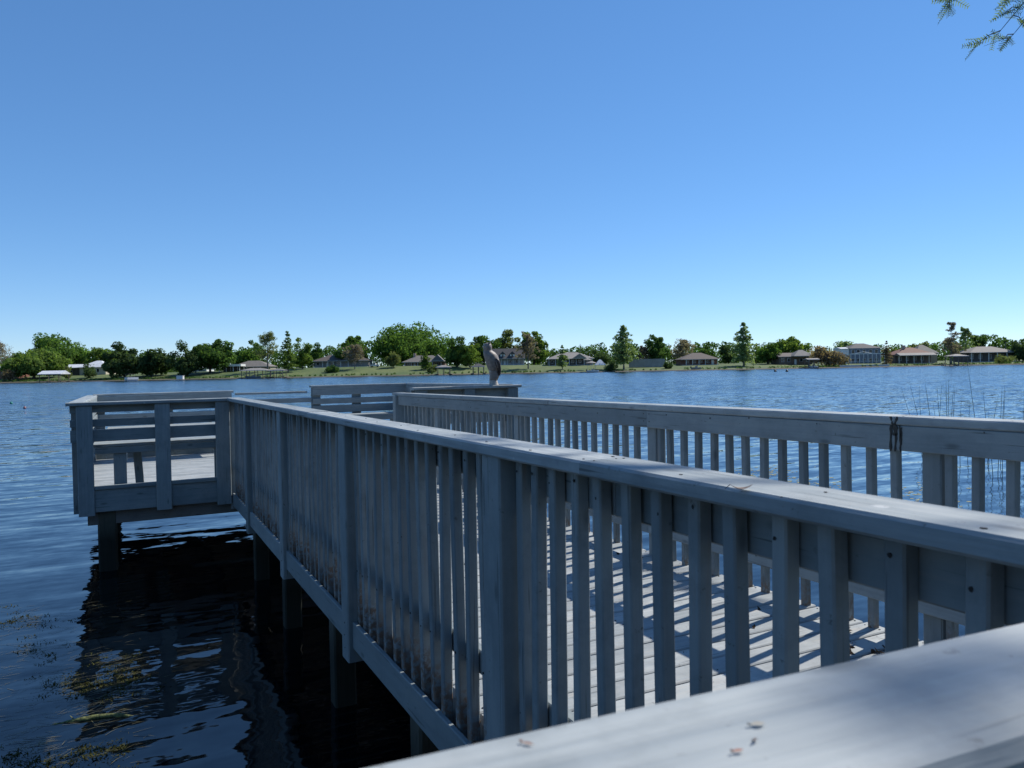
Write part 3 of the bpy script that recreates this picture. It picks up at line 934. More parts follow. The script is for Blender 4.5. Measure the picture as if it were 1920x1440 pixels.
G_FAR = "trees along the far shore"
TREES = [
    # kind, x0, x1, top, depth, leaf, label, crown base, density
    ('bare', -40, 32, 646, 338, 'grey', "grey-brown bare tree at the left edge of the far shore", .2, 1.6),
    ('oak', 58, 174, 625, 372, 'mid', "tall broad green oak behind the round tree at far left", .1, 1.3),
    ('oak', 8, 120, 650, 322, 'fresh', "round yellow-green oak beside the leftmost boathouse", .2, 1.25),
    ('oak', 160, 228, 654, 380, 'fresh', "small light green tree behind the white-roofed house", .1, 1.0),
    ('oak', 196, 272, 645, 316, 'dark', "dark oak at the water right of the white-roofed house", .06, 1.3),
    ('oak', 246, 322, 656, 322, 'dark', "low dark oak joining the dark oak above the pontoon boat", .06, 1.2),
    ('oak', 316, 374, 642, 318, 'dark', "dark oak leaning over the small white dock box", .05, 1.2),
    ('oak', 350, 440, 636, 328, 'deep', "wide spreading oak left of the white carport", .22, 1.3),
    ('oak', 436, 492, 636, 380, 'mid', "green tree behind the tan roofed house with carport", .1, 1.0),
    ('bare', 474, 532, 624, 322, 'olive', "thinly leaved olive-brown cypress left of the bright green cypress", .22, 2.2),
    ('cypress', 520, 562, 622, 318, 'fresh', "bright green feathery cypress beside the two boathouses", .08, 1.6),
    ('oak', 546, 590, 633, 332, 'fresh', "bright green oval tree left of the grey ranch house", .08, 1.2),
    ('oak', 574, 608, 641, 390, 'deep', "small dark tree far behind the bright green oval tree", .1, 1.0),
    ('oak', 626, 694, 627, 352, 'mid', "green oak rising behind the grey ranch house", .15, 1.2),
    ('bare', 640, 692, 650, 324, 'grey', "grey bare tree standing on the lawn before the ranch house", .22, 2.4),
    ('oak', 693, 850, 600, 366, 'mid', "largest oak on the far shore with a huge rounded crown", .12, 1.5),
    ('oak', 722, 754, 655, 326, 'olive', "small olive tree on the lawn under the largest oak", .12, 1.1),
    ('cypress', 784, 812, 660, 318, 'fresh', "small green cypress before the brown-roofed house", .1, 1.5),
    ('oak', 833, 884, 628, 330, 'deep', "dark oak left of the owl", .06, 1.3),
    ('oak', 862, 902, 640, 326, 'bright', "yellow-green tree beside the dark oak left of the owl", .08, 1.2),
    ('oak', 878, 938, 621, 376, 'deep', "dark green tree behind the owl's head", .12, 1.2),
    ('oak', 926, 980, 619, 384, 'olive', "light olive tree behind the house with two dormers", .1, 1.2),
    ('oak', 970, 1033, 621, 372, 'fresh', "green tree behind the grey bare tree right of the owl", .1, 1.2),
    ('bare', 968, 1014, 628, 322, 'grey', "tall grey bare cypress in front of the dormer house", .18, 3.0),
    ('cypress', 1042, 1068, 648, 315, 'palegreen', "thin pale cypress on the lawn before the tan hip-roofed house", .12, 1.3),
    ('oak', 1104, 1150, 655, 395, 'dark', "low dark tree right of the tan hip-roofed house", .1, 1.0),
    ('cypress', 1140, 1200, 611, 314, 'palegreen', "tall pale green cypress with twin trunks left of the grey fence", .14, 1.7),
    ('bare', 1192, 1220, 650, 340, 'brown', "slim brown tree just right of the tall pale cypress", .1, 2.0),
    ('oak', 1206, 1256, 624, 342, 'deep', "dark green tree standing behind the grey fence", .16, 1.3),
    ('bare', 1254, 1310, 640, 352, 'grey', "pinkish-brown bare tree left of the red-brown roof", .12, 3.0),
    ('oak', 1300, 1352, 651, 385, 'deep', "low green trees' crown behind the red-brown roof", .1, 1.0),
    ('oak', 1348, 1384, 642, 338, 'dark', "dark tree between the red-brown roof and the tallest cypress", .08, 1.1),
    ('cypress', 1366, 1424, 606, 316, 'palegreen', "tallest cypress on the right with a layered open top", .1, 1.7),
    ('oak', 1418, 1464, 640, 332, 'mid', "rounded green tree right of the tallest cypress", .06, 1.2),
    ('oak', 1450, 1524, 631, 372, 'bright', "bright green domed tree behind the brown gabled house", .1, 1.2),
    ('bush', 1522, 1586, 644, 312, 'brown', "large brownish round shrub at the water left of the two-storey house", .03, 1.4),
    ('oak', 1566, 1618, 636, 400, 'palegreen', "pale tree rising behind the two-storey house", .1, 1.0),
    ('narrow', 1652, 1674, 640, 318, 'brown', "narrow dark reddish conifer right of the two-storey house", .05, 1.8),
    ('oak', 1668, 1694, 652, 345, 'olive', "small olive tree between the narrow conifer and the red roof", .08, 1.0),
    ('oak', 1692, 1740, 638, 395, 'olive', "rounded tree top behind the red-tiled roof", .1, 1.0),
    ('bare', 1764, 1804, 606, 318, 'grey', "tall thin bare cypress beside the right boathouse", .12, 2.4),
    ('bare', 1790, 1832, 618, 345, 'palegreen', "lacy grey-green tree right of the tall thin bare cypress", .12, 3.2),
    ('oak', 1820, 1860, 620, 352, 'deep', "dark leafy green tree left of the palm", .12, 1.3),
    ('oak', 1896, 1960, 632, 330, 'dark', "dark tree at the right edge of the far shore", .05, 1.2),
    ('bush', 1866, 1902, 664, 314, 'olive', "low olive shrub on the bank at the far right", .02, 1.1),
    ('bush', 150, 184, 681, 318, 'dark', "dark hedge-like shrub in front of the white-roofed house", .02, 1.1),
    ('bush', 118, 140, 682, 312, 'olive', "olive shrub right of the leftmost boathouse", .02, 1.0),
    ('bush', 5, 36, 690, 312, 'brown', "brown shrub on the bank at the far left", .02, 1.0),
    ('bush', 1130, 1158, 677, 304, 'dark', "dark clipped shrub at the water right of the white tent", .02, 1.2),
    ('bush', 1240, 1262, 677, 312, 'dark', "small dark shrub at the right end of the grey fence", .02, 1.0),
    ('bush', 608, 640, 684, 316, 'deep', "low hedge below the grey ranch house", .02, 1.0),
    ('bush', 800, 822, 683, 310, 'olive', "olive shrub left of the small gazebo", .02, 1.0),
]
for i, (kind, x0, x1, top, d, leaf, label, cb, dens) in enumerate(TREES):
    tree(kind, x0, x1, top, d, leaf, label, 100 + i, cb, G_FAR if kind != 'bush' else "shrubs along the far shore", dens)

def palm():
    px, d = 1886, 352
    X, Y = ground_xy(px, d); zb = terrain_z(px, d)
    h = zpix(px, 640, d) - zb
    t = thing("palm_tree", "single cabbage palm standing above the tan roof at far right", "tree", (X, Y, zb))
    MB().tube([(0, 0, -.2), (.1, 0, h * .5), (0, 0, h)], [.26, .2, .18], 8).obj("trunk", BARK_GREY, t)
    rng = np.random.default_rng(5)
    for k in range(22):
        ph = k * 2.4; el = -.5 + 1.5 * rng.random()
        ln = 1.5 + .5 * rng.random()
        a = Vector((math.cos(ph), math.sin(ph), 0))
        mb = MB(); s = a.cross(Vector((0, 0, 1))) * .22
        p0 = Vector((0, 0, h)); p1 = p0 + a * ln * .55 * math.cos(el) + Vector((0, 0, ln * .55 * math.sin(el))); p2 = p1 + a * ln * .5 * math.cos(el) + Vector((0, 0, ln * .5 * (math.sin(el) - .6)))
        th = Vector((0, 0, -.03))
        vs = [p0, p1 - s, p1 + s, p2, p0 + th, p1 - s + th * 4, p1 + s + th * 4, p2 + th]
        mb.add(vs, [(0, 1, 3, 2), (4, 6, 7, 5)]); mb.obj("frond", LEAF['deep'], t)
palm()

# tree mass far behind the houses, one continuous belt
def far_belt():
    rng = np.random.default_rng(77)
    C, Rr = [], []
    for px in np.arange(-700, 2700, 7.5):
        d = 455 + rng.random() * 60
        x, y = ground_xy(px, d)
        hh = 11.0 + 2.6 * math.sin(px / 90.0) + 1.8 * math.sin(px / 37.0 + 2) + rng.random() * 2.5
        if px > 1100: hh -= 2.2
        zb = terrain_z(px, d)
        for k in range(4):
            C.append((x + rng.normal() * 2, y + rng.normal() * 2, zb + hh * (.12 + .25 * k))); Rr.append(2.3 + rng.random() * 1.3)
    V, Fc = leaf_cloud(C, Rr, 62, .7, rng)
    o = np_mesh("far_woods", V, Fc, LEAF['deep'], None)
    tag(o, "distant belt of trees behind the lakeside houses", "woods", None, "stuff")
far_belt()

# ------------------------------------------------------------------ far houses
GLASS = plain("window_glass", (0.02, 0.026, 0.032), 0.12, 0, .3, .4)
WHITE = mat("white_paint", (0.72, 0.72, 0.70), .6, 0, .06, .5)
TRIM = mat("grey_trim", (0.5, 0.5, 0.49), .6, 0, .06, .5)
COLS = dict(white=(.72, .72, .70), cream=(.50, .44, .34), tan=(.36, .28, .2), brick=(.20, .09, .06), greyblue=(.17, .21, .26), dark=(.10, .085, .075), brown=(.17, .12, .09), grey=(.30, .29, .28), pink=(.46, .32, .25),
            r_white=(.58, .60, .62), r_tan=(.165, .148, .13), r_brown=(.10, .08, .068), r_red=(.17, .072, .05), r_dark=(.06, .058, .06), r_grey=(.15, .145, .14), r_light=(.235, .217, .195))
def hm(c):
    return mat("house_" + c, COLS[c], .8, 0, .16, 1.2 if c.startswith('r_') else .6)

def rw(px, d):
    return (px - 960) / 1440 * d

class House:
    def __init__(self, name, label, x0, x1, d, cat="house", base=None, group="houses on the far shore", z=None):
        self.d = d; self.x0 = x0; self.x1 = x1
        pc = (x0 + x1) / 2; self.pc = pc
        X, Y = ground_xy(pc, d)
        self.zb = terrain_z(pc, d) if z is None else z
        self.t = thing(name, label, cat, (X, Y, self.zb), -PSI, group)
    def X(self, px): return (px - self.pc) / 1440 * self.d
    def Z(self, px, py): return zpix(px, py, self.d) - self.zb
    def box(self, name, m, a, b, y0, y1, z0, z1, parent=None):
        mb = MB().box(a, b, y0, y1, z0, z1)
        return mb.obj(name, m, parent or self.t, matrix=PW[self.t.name])
    def wall(self, c, a, b, z1, depth, y0=0.0):
        return self.box("wall", hm(c), self.X(a), self.X(b), y0, y0 + depth, -.6, z1)
    def roof(self, kind, c, a, b, ze, zr, y0, depth, over=.5, name="roof", trim=True):
        xa, xb = self.X(a) - over, self.X(b) + over
        ya, yb = y0 - over, y0 + depth + over
        ym = (ya + yb) / 2
        inset = min((yb - ya) / 2, (xb - xa) * .42) if kind == 'hip' else 0.0
        if kind == 'front':     # gable facing the lake
            xm = (xa + xb) / 2
            top = [(xm, ya, zr), (xm, yb, zr)]
        else:
            top = [(xa + inset, ym, zr), (xb - inset, ym, zr)]
        e = [(xa, ya), (xb, ya), (xb, yb), (xa, yb)]
        vs = [(x, y, ze) for x, y in e] + [(x, y, ze + .16) for x, y in e] + top
        if kind == 'front':
            fs = [(3, 2, 1, 0), (0, 1, 5, 4), (1, 2, 6, 5), (2, 3, 7, 6), (3, 0, 4, 7), (4, 8, 9, 7), (5, 6, 9, 8), (4, 5, 8), (6, 7, 9)]
        else:
            fs = [(3, 2, 1, 0), (0, 1, 5, 4), (1, 2, 6, 5), (2, 3, 7, 6), (3, 0, 4, 7), (4, 5, 9, 8), (6, 7, 8, 9), (5, 6, 9), (7, 4, 8)]
        r = MB().add(vs, fs).obj(name, hm(c), self.t)
        if trim:
            self.box("fascia", TRIM, xa + .02, xb - .02, ya - .035, ya - .003, ze - .03, ze + .14, r)
        return r
    def window(self, a, b, z0, z1, y, fr=.09, mat_=None):
        xa, xb = self.X(a), self.X(b)
        mb = MB().box(xa, xb, y - .07, y - .004, z1 - fr, z1).box(xa, xb, y - .07, y - .004, z0, z0 + fr)
        mb.box(xa, xa + fr, y - .068, y - .004, z0 + fr, z1 - fr).box(xb - fr, xb, y - .068, y - .004, z0 + fr, z1 - fr)
        if xb - xa > 1.4:
            mb.box((xa + xb) / 2 - fr / 2, (xa + xb) / 2 + fr / 2, y - .066, y - .004, z0 + fr, z1 - fr)
        w_ = mb.obj("window", mat_ or WHITE, self.t)
        MB().box(xa + fr, xb - fr, y - .03, y - .005, z0 + fr, z1 - fr).obj("pane", GLASS, w_, matrix=PW[self.t.name])
    def door(self, a, b, z1, y, c="white"):
        dr = self.box("door", hm(c), self.X(a), self.X(b), y - .06, y - .004, 0, z1)
        self.box("handle", SCREW, self.X(b) - .18, self.X(b) - .1, y - .12, y - .06, z1 * .45, z1 * .5, dr)
    def posts(self, pxs, z1, y, m=WHITE, r=.1, z0=-.6):
        for p in pxs:
            self.box("porch_post", m, self.X(p) - r, self.X(p) + r, y - r, y + r, z0, z1)
    def chimney(self, px, w_, y, z0, z1, c="brick"):
        self.box("chimney", hm(c), self.X(px) - w_, self.X(px) + w_, y - w_, y + w_, z0, z1)

def ranch(label, x0, x1, d, eave, ridge, kind, wall, roof, depth=11, porch=None, wins=(), doors=(), chim=None, wc=None, over=.6):
    H = House("lake_house", label, x0, x1, d)
    ze = H.Z(H.pc, eave); zr = H.Z(H.pc, ridge)
    back = 2.4 if porch else 0.0
    H.wall(wall, x0, x1, ze + .02, depth - back, back)
    H.roof(kind, roof, x0, x1, ze, zr, 0, depth, over)
    if porch:
        H.posts(porch, ze, -.2)
        H.box("porch_floor", TRIM, H.X(x0), H.X(x1), -.4, back, -.3, .12)
    hw = max(1.6, ze * .8)
    for a, b in wins:
        H.window(a, b, ze * .35, ze * .86, back)
    for a, b in doors:
        H.door(a, b, min(2.2, ze * .85), back)
    if chim:
        H.chimney(chim[0], .55, depth * .45, zr * .6, H.Z(chim[0], chim[1]), "pink")
    return H

ranch("brick house with a white roof at the far left edge", -30, 31, 326, 692, 685, 'hip', 'brick', 'r_white', 9, None, [(4, 9), (14, 19)], [(22, 26)])
H = ranch("cream house with bright white metal roof at far left", 150, 199, 338, 689, 676, 'hip', 'cream', 'r_white', 11, None, [(160, 165), (182, 187)], [(170, 174)])
H.wall('dark', 122, 149.8, H.Z(135, 689), 8, 1.0); H.roof('side', 'r_white', 122, 149, H.Z(135, 690), H.Z(135, 683), .5, 8, .4); H.window(128, 134, .8, 2.0, 1.0)
ranch("white-roofed house half hidden behind the wide spreading oak", 356, 388, 346, 690, 682, 'hip', 'white', 'r_white', 9, None, [(362, 367), (376, 381)])
H = ranch("tan roofed house with a white carport at its left", 436, 504, 340, 688, 676, 'hip', 'cream', 'r_tan', 11, [440, 452, 464, 476, 490, 502], [(446, 450), (468, 473), (480, 485)], [(456, 460)])
H2 = House("carport", "flat white carport beside the tan roofed house", 411, 452, 328, "carport", group=None)
ze = H2.Z(431, 687)
H2.box("roof", WHITE, H2.X(409), H2.X(453), -.3, 5.5, ze, ze + .9)
H2.posts([412, 425, 438, 450], ze, 0, WHITE, .08); H2.posts([412, 425, 438, 450], ze, 5.2, WHITE, .08)
H2.box("back_wall", hm('dark'), H2.X(411), H2.X(451), 5.3, 5.45, -.5, ze)
ranch("grey ranch house with a wide porch on the open lawn", 588, 690, 344, 677, 665, 'hip', 'grey', 'r_brown', 12, [606, 616, 626, 640, 654], [(592, 597), (619, 624), (630, 637), (660, 666), (672, 678)], [(610, 613)])
H = ranch("brown-roofed house with a chimney under the largest oak", 757, 834, 336, 679, 666, 'hip', 'brown', 'r_tan', 11, [760, 772, 784, 796, 812, 828], [(763, 768), (800, 806), (815, 822)], [(775, 779)], (776, 662))
H.roof('front', 'r_grey', 812, 832, H.Z(822, 677), H.Z(822, 665), -2.0, 6, .4, "roof")
def dormer_house():
    H = House("lake_house", "dark-roofed house with two white dormers right of the owl", 917, 984, 352)
    ze = H.Z(950, 673); zr = H.Z(950, 653)
    H.wall('grey', 917, 984, ze, 10, 1.6)
    H.roof('side', 'r_dark', 917, 984, ze, zr, 0, 11.6, .4)
    H.posts([919, 930, 941, 952, 963, 974, 983], ze, .1, WHITE, .09)
    H.box("porch_floor", TRIM, H.X(917), H.X(984), -.2, 1.6, -.3, .25)
    for a, b in ((922, 927), (933, 938), (955, 960), (967, 972)):
        H.window(a, b, .9, 2.3, 1.6)
    H.door(945, 949, 2.2, 1.6)
    for p in (943.5, 961.5):
        xm = H.X(p); w_ = 1.05; zb = ze + .55; y0 = 1.0
        MB().box(xm - w_, xm + w_, y0, y0 + 4.0, zb, zb + 1.75).obj("dormer", WHITE, H.t)
        vs = [(xm - w_ - .3, y0 - .3, zb + 1.65), (xm + w_ + .3, y0 - .3, zb + 1.65), (xm, y0 - .3, zb + 2.95), (xm - w_ - .3, y0 + 4.2, zb + 1.65), (xm + w_ + .3, y0 + 4.2, zb + 1.65), (xm, y0 + 4.2, zb + 2.95)]
        MB().add(vs, [(0, 1, 2), (5, 4, 3), (0, 2, 5, 3), (1, 4, 5, 2), (0, 3, 4, 1)]).obj("dormer_roof", hm('r_dark'), H.t)
        H.window(p - 1.9, p + 1.9, zb + .35, zb + 1.55, y0)
dormer_house()
H = ranch("tan hip-roofed house on the bright lawn right of the owl", 1029, 1113, 334, 673, 660, 'hip', 'dark', 'r_light', 13, [1030, 1042, 1054, 1068, 1081, 1096, 1111], [(1034, 1039), (1046, 1051), (1072, 1078), (1086, 1092), (1100, 1105)], [(1060, 1064)])
H.roof('front', 'r_light', 1076, 1098, H.Z(1087, 672), H.Z(1087, 663), -1.5, 7, .4)
ranch("house with a red-brown hip roof and open porch", 1279, 1348, 326, 674, 661, 'hip', 'brick', 'r_brown', 12, [1287, 1299, 1311, 1323, 1335, 1346], [(1290, 1295), (1302, 1308), (1315, 1320), (1328, 1333)], [(1338, 1342)])
H = ranch("brown gabled house right of the tallest cypress", 1462, 1524, 326, 669, 661, 'side', 'brown', 'r_brown', 11, None, [(1466, 1471), (1477, 1482), (1500, 1506), (1512, 1518)], [(1490, 1494)])
H.roof('hip', 'r_grey', 1486, 1522, H.Z(1500, 668), H.Z(1500, 656), -3, 9, .5)
def two_storey():
    H = House("lake_house", "two-storey blue-grey house with a white screened porch", 1582, 1660, 328)
    z2 = H.Z(1625, 653); zr = H.Z(1625, 643)
    H.wall('greyblue', 1600, 1658, z2, 10, 3.0)
    H.roof('hip', 'r_dark', 1600, 1658, z2, zr, 3, 10, .5)
    H.wall('white', 1584, 1599.6, H.Z(1590, 654), 8, 3.5)
    H.roof('side', 'r_white', 1584, 1599, H.Z(1590, 654), H.Z(1590, 650.5), 3.5, 8, .2)
    for a, b in ((1603, 1609), (1613, 1619), (1624, 1630), (1636, 1642), (1647, 1653)):
        H.window(a, b, z2 * .66, z2 * .92, 3.0)
        H.window(a, b, .5, 2.2, 3.0)
    H.window(1588, 1594, 1.0, 2.2, 3.5)
    zt = H.Z(1620, 664)
    # screened enclosure: posts, rails and a low gable
    for p in (1587, 1595, 1603, 1611, 1619, 1627, 1635, 1643, 1651, 1658):
        H.box("screen_post", WHITE, H.X(p) - .09, H.X(p) + .09, -.6, -.42, -.6, zt)
    H.box("screen_rail", WHITE, H.X(1586), H.X(1659), -.62, -.40, zt + .003, zt + .25)
    H.box("screen_rail", WHITE, H.X(1586), H.X(1659), -.63, -.39, .9, 1.02)
    g = [(H.X(1602), -.5, zt + .27), (H.X(1618), -.5, zt + 1.0), (H.X(1634), -.5, zt + .27)]
    MB().tube(g, .12, 6).obj("screen_gable", WHITE, H.t)
two_storey()
H = ranch("house with a bright red tiled hip roof on the right", 1684, 1752, 326, 665, 651, 'hip', 'dark', 'r_red', 12, [1686, 1700, 1714, 1728, 1742], [(1690, 1696), (1704, 1710), (1718, 1724), (1732, 1738)], [], (1707, 647))
H.roof('side', 'r_light', 1684, 1750, H.Z(1718, 666.5), H.Z(1718, 661.5), -2.2, 5, .4)
H.wall('tan', 1740, 1775, H.Z(1757, 662), 10, 7); H.roof('hip', 'r_tan', 1736, 1776, H.Z(1757, 662), H.Z(1757, 645), 7, 10, .5); H.window(1757, 1763, 1.0, 2.4, 7)
ranch("long tan-roofed house at the far right", 1820, 1906, 330, 661, 649, 'hip', 'dark', 'r_tan', 13, [1822, 1838, 1854, 1870, 1888, 1904], [(1826, 1832), (1842, 1848), (1860, 1866), (1878, 1884)], [(1894, 1898)])

# ------------------------------------------------------------------ boathouses, docks, boats and lawn things
WOODF = plain("dock_wood", (0.17, 0.14, 0.11), .85, 0, .25, 1.0)
def boat(name, label, px, d, ln, cat="boat", canopy=False, col="white", rz=0.0, z=0.0):
    X, Y = ground_xy(px, d)
    t = thing(name, label, cat, (X, Y, z), -PSI + rz, None)
    L_ = ln / 2
    rings = [(-L_, .85, .35), (-L_ * .5, .95, .3), (0, .95, .28), (L_ * .55, .75, .36), (L_ * .9, .3, .55), (L_, .05, .72)]
    vs, fs = [], []
    for x, b, keel in rings:
        vs += [(x, -b, .85), (x, -b * .8, .25), (x, 0, -.1 + keel * .4), (x, b * .8, .25), (x, b, .85)]
    for i in range(len(rings) - 1):
        for k in range(4):
            fs.append((i * 5 + k, (i + 1) * 5 + k, (i + 1) * 5 + k + 1, i * 5 + k + 1))
        fs.append((i * 5 + 4, (i + 1) * 5 + 4, (i + 1) * 5, i * 5))
    fs += [(0, 1, 2, 3, 4)]
    MB().add(vs, fs).obj("hull", hm(col), t)
    MB().box(-L_ * .2, L_ * .2, -.5, .5, .86, 1.35).obj("console", hm('grey'), t)
    MB().box(L_ * .14, L_ * .2, -.5, .5, 1.353, 1.75).obj("windscreen", GLASS, t)
    MB().box(-L_ - .35, -L_ + .1, -.2, .2, .5, 1.25).obj("motor", hm('dark'), t)
    if canopy:
        MB().box(-L_ * .6, L_ * .45, -.95, .95, 2.35, 2.45).obj("canopy", hm('white'), t)
        for sx in (-.55, .4):
            for sy in (-.85, .85):
                MB().tube([(L_ * sx, sy, .86), (L_ * sx, sy, 2.35)], .03, 5).obj("canopy_pole", WHITE, t)
    return t
def pontoon(label, px, d, ln):
    X, Y = ground_xy(px, d)
    t = thing("pontoon_boat", label, "boat", (X, Y, 0), -PSI + .9, None)
    for s in (-.8, .8):
        MB().tube([(-ln / 2, s, .15), (ln / 2 - .5, s, .15), (ln / 2, s, .35)], [.3, .3, .08], 8).obj("pontoon", TRIM, t)
    MB().box(-ln / 2, ln / 2, -1.15, 1.15, .47, .58).obj("deck", TRIM, t)
    for (a, b, c, e) in ((-ln / 2, ln / 2, -1.15, -1.1), (-ln / 2, ln / 2, 1.1, 1.15), (-ln / 2, -ln / 2 + .05, -1.09, 1.09), (ln / 2 - .05, ln / 2, -1.09, 1.09)):
        MB().box(a, b, c, e, .583, 1.35).obj("side_panel", WHITE, t)
    MB().box(-ln * .4, ln * .15, -1.1, 1.1, 2.55, 2.68).obj("canopy", hm('dark'), t)
    for sx in (-.38, .13):
        for sy in (-1.02, 1.02):
            MB().tube([(ln * sx, sy, .6), (ln * sx, sy, 2.55)], .03, 5).obj("canopy_pole", TRIM, t)
def boathouse(label, x0, x1, y_eave, y_ridge, d, roof, kind='hip', depth=6, nposts=3, deckw=True):
    H = House("boathouse", label, x0, x1, d, "boathouse", group="boathouses on the far shore", z=0.0)
    ze = H.Z(H.pc, y_eave); zr = H.Z(H.pc, y_ridge)
    H.roof(kind, roof, x0, x1, ze, zr, 0, depth, .35)
    for k in range(nposts):
        p = x0 + 1 + (x1 - x0 - 2) * k / (nposts - 1)
        for y in (.1, depth - .1):
            H.box("post", WOODF, H.X(p) - .1, H.X(p) + .1, y - .1, y + .1, -1.2, ze + .01)
    H.box("catwalk", WOODF, H.X(x0) - .6, H.X(x0) + .5, -.6, depth + 5, .35, .5)
    H.box("catwalk", WOODF, H.X(x1) - .5, H.X(x1) + .6, -.6, depth + 5, .35, .5)
    return H
boathouse("boathouse with pale roof on posts at far left", 73, 114, 702, 695, 296, 'r_white', 'side', 6, 3)
boathouse("wide tan-roofed boathouse left of the small boathouse", 452, 500, 695, 690, 294, 'r_light', 'hip', 6, 4)
boathouse("small boathouse right of the wide tan-roofed one", 506, 531, 695, 691, 294, 'r_grey', 'hip', 5, 3)
boathouse("small open gazebo on posts under the largest oak", 819, 844, 689, 684.5, 296, 'r_light', 'hip', 4, 3)
boathouse("dark-roofed boathouse just left of the owl", 886, 908, 688, 681.5, 297, 'r_dark', 'hip', 5, 3)
boathouse("flat dark boathouse left of the brownish round shrub", 1516, 1536, 674.5, 671.5, 297, 'r_light', 'side', 4, 3)
boathouse("boathouse with pale hip roof beside the tall bare cypress", 1788, 1816, 668, 663.5, 297, 'r_light', 'hip', 6, 4)
boat("moored_boat", "white boat inside the wide tan-roofed boathouse", 476, 297, 5.5, col='greyblue')
boat("moored_boat", "white boat at the dock below the two umbrellas", 1112, 294, 4.6)
boat("moored_boat", "grey boat on the lawn's edge before the red-brown roof", 1306, 302, 4.0, col='grey', z=.35)
boat("moored_boat", "small boat under the flat dark boathouse", 1526, 299, 3.6)
pontoon("white pontoon boat with dark canopy below the dark oaks", 247, 292, 4.2)
H = House("dock_box", "small pale box on the water's edge under the dark oak", 331, 343, 298, "box", group=None, z=.2)
H.box("body", WHITE, H.X(331), H.X(343), 0, 1.4, 0, 1.35); H.box("lid", TRIM, H.X(330.5), H.X(343.5), -.1, 1.5, 1.353, 1.5)
def umbrella(label, px, py, d, r):
    X, Y = ground_xy(px, d); zb = terrain_z(px, d)
    t = thing("patio_umbrella", label, "umbrella", (X, Y, zb))
    z = zpix(px, py, d) - zb
    MB().tube([(0, 0, 0), (0, 0, z)], .04, 6).obj("pole", TRIM, t)
    mb = MB(); vs = [(0, 0, z)] + [(r * math.cos(k * math.pi / 4), r * math.sin(k * math.pi / 4), z - r * .38) for k in range(8)] + [(0, 0, z - .08)] + [(r * math.cos(k * math.pi / 4), r * math.sin(k * math.pi / 4), z - r * .38 - .12) for k in range(8)]
    fs = [(0, 1 + k, 1 + (k + 1) % 8) for k in range(8)] + [(9, 10 + (k + 1) % 8, 10 + k) for k in range(8)] + [(1 + k, 10 + k, 10 + (k + 1) % 8, 1 + (k + 1) % 8) for k in range(8)]
    mb.add(vs, fs).obj("canopy", hm('r_light'), t)
umbrella("tan patio umbrella nearer the tan hip-roofed house", 1102, 671.5, 312, 1.9)
umbrella("lower pale patio umbrella at the water by the white boat", 1109, 676.5, 303, 2.3)
H = House("white_tent", "small white tent roof right of the two umbrellas", 1117, 1136, 312, "tent", group=None)
H.posts([1117.6, 1135.4], 1.9, .1, WHITE, .05, 0); H.posts([1117.6, 1135.4], 1.9, 3.4, WHITE, .05, 0); H.roof('hip', 'r_white', 1118, 1135, 1.9, H.Z(1126, 674), 0, 3.5, .3, "canopy", False)
def fence():
    H = House("lawn_fence", "weathered grey board fence behind the lawn right of the tall cypress", 1180, 1246, 322, "fence", group=None)
    z1 = H.Z(1212, 673)
    p = 1180.0
    while p < 1246:
        H.box("fence_board", hm('grey'), H.X(p), H.X(p + 1.25), -.02 + random.uniform(0, .03), .04, -.4, z1 + random.uniform(-.08, .05)); p += 1.32
    for p in (1181, 1197, 1213, 1229, 1245):
        H.box("fence_post", hm('dark'), H.X(p) - .08, H.X(p) + .08, .075, .24, -.5, z1 + .1)
fence()
H = House("seawall", "low pale concrete seawall in front of the two-storey house", 1576, 1668, 300.5, "seawall", group=None, z=0)
H.box("wall", TRIM, H.X(1576), H.X(1668), 0, .5, -1.2, .85); H.box("coping", WHITE, H.X(1575.5), H.X(1668.5), -.08, .62, .853, 1.0)
H = House("parked_truck", "white pickup truck parked beside the ranch house lawn", 695, 712, 330, "truck", group=None)
H.box("body", WHITE, H.X(695), H.X(712), 0, 1.8, .55, 1.05); H.box("cab", WHITE, H.X(699), H.X(705), .1, 1.7, 1.053, 1.75); H.box("window", GLASS, H.X(699.7), H.X(704.3), .07, .097, 1.15, 1.6)
for p in (698, 709):
    X_ = H.X(p)
    MB().tube([(X_, -.05, .38), (X_, .2, .38)], .38, 12).obj("wheel", hm('r_dark'), H.t)
for px, ytop, lab in ((1089, 645, "thin utility pole left of the dark trees by the tan roof"), (1126, 644, "thicker utility pole behind the white tent")):
    X, Y = ground_xy(px, 420); zb = terrain_z(px, 420)
    t = thing("utility_pole", lab, "pole", (X, Y, zb)); z1 = zpix(px, ytop, 420) - zb
    MB().tube([(0, 0, -.5), (0, 0, z1)], [.2, .15], 8).obj("pole", WOODF, t)
    MB().box(-1.0, 1.0, -.07, .07, z1 - 1.2, z1 - 1.0).obj("crossarm", WOODF, t)
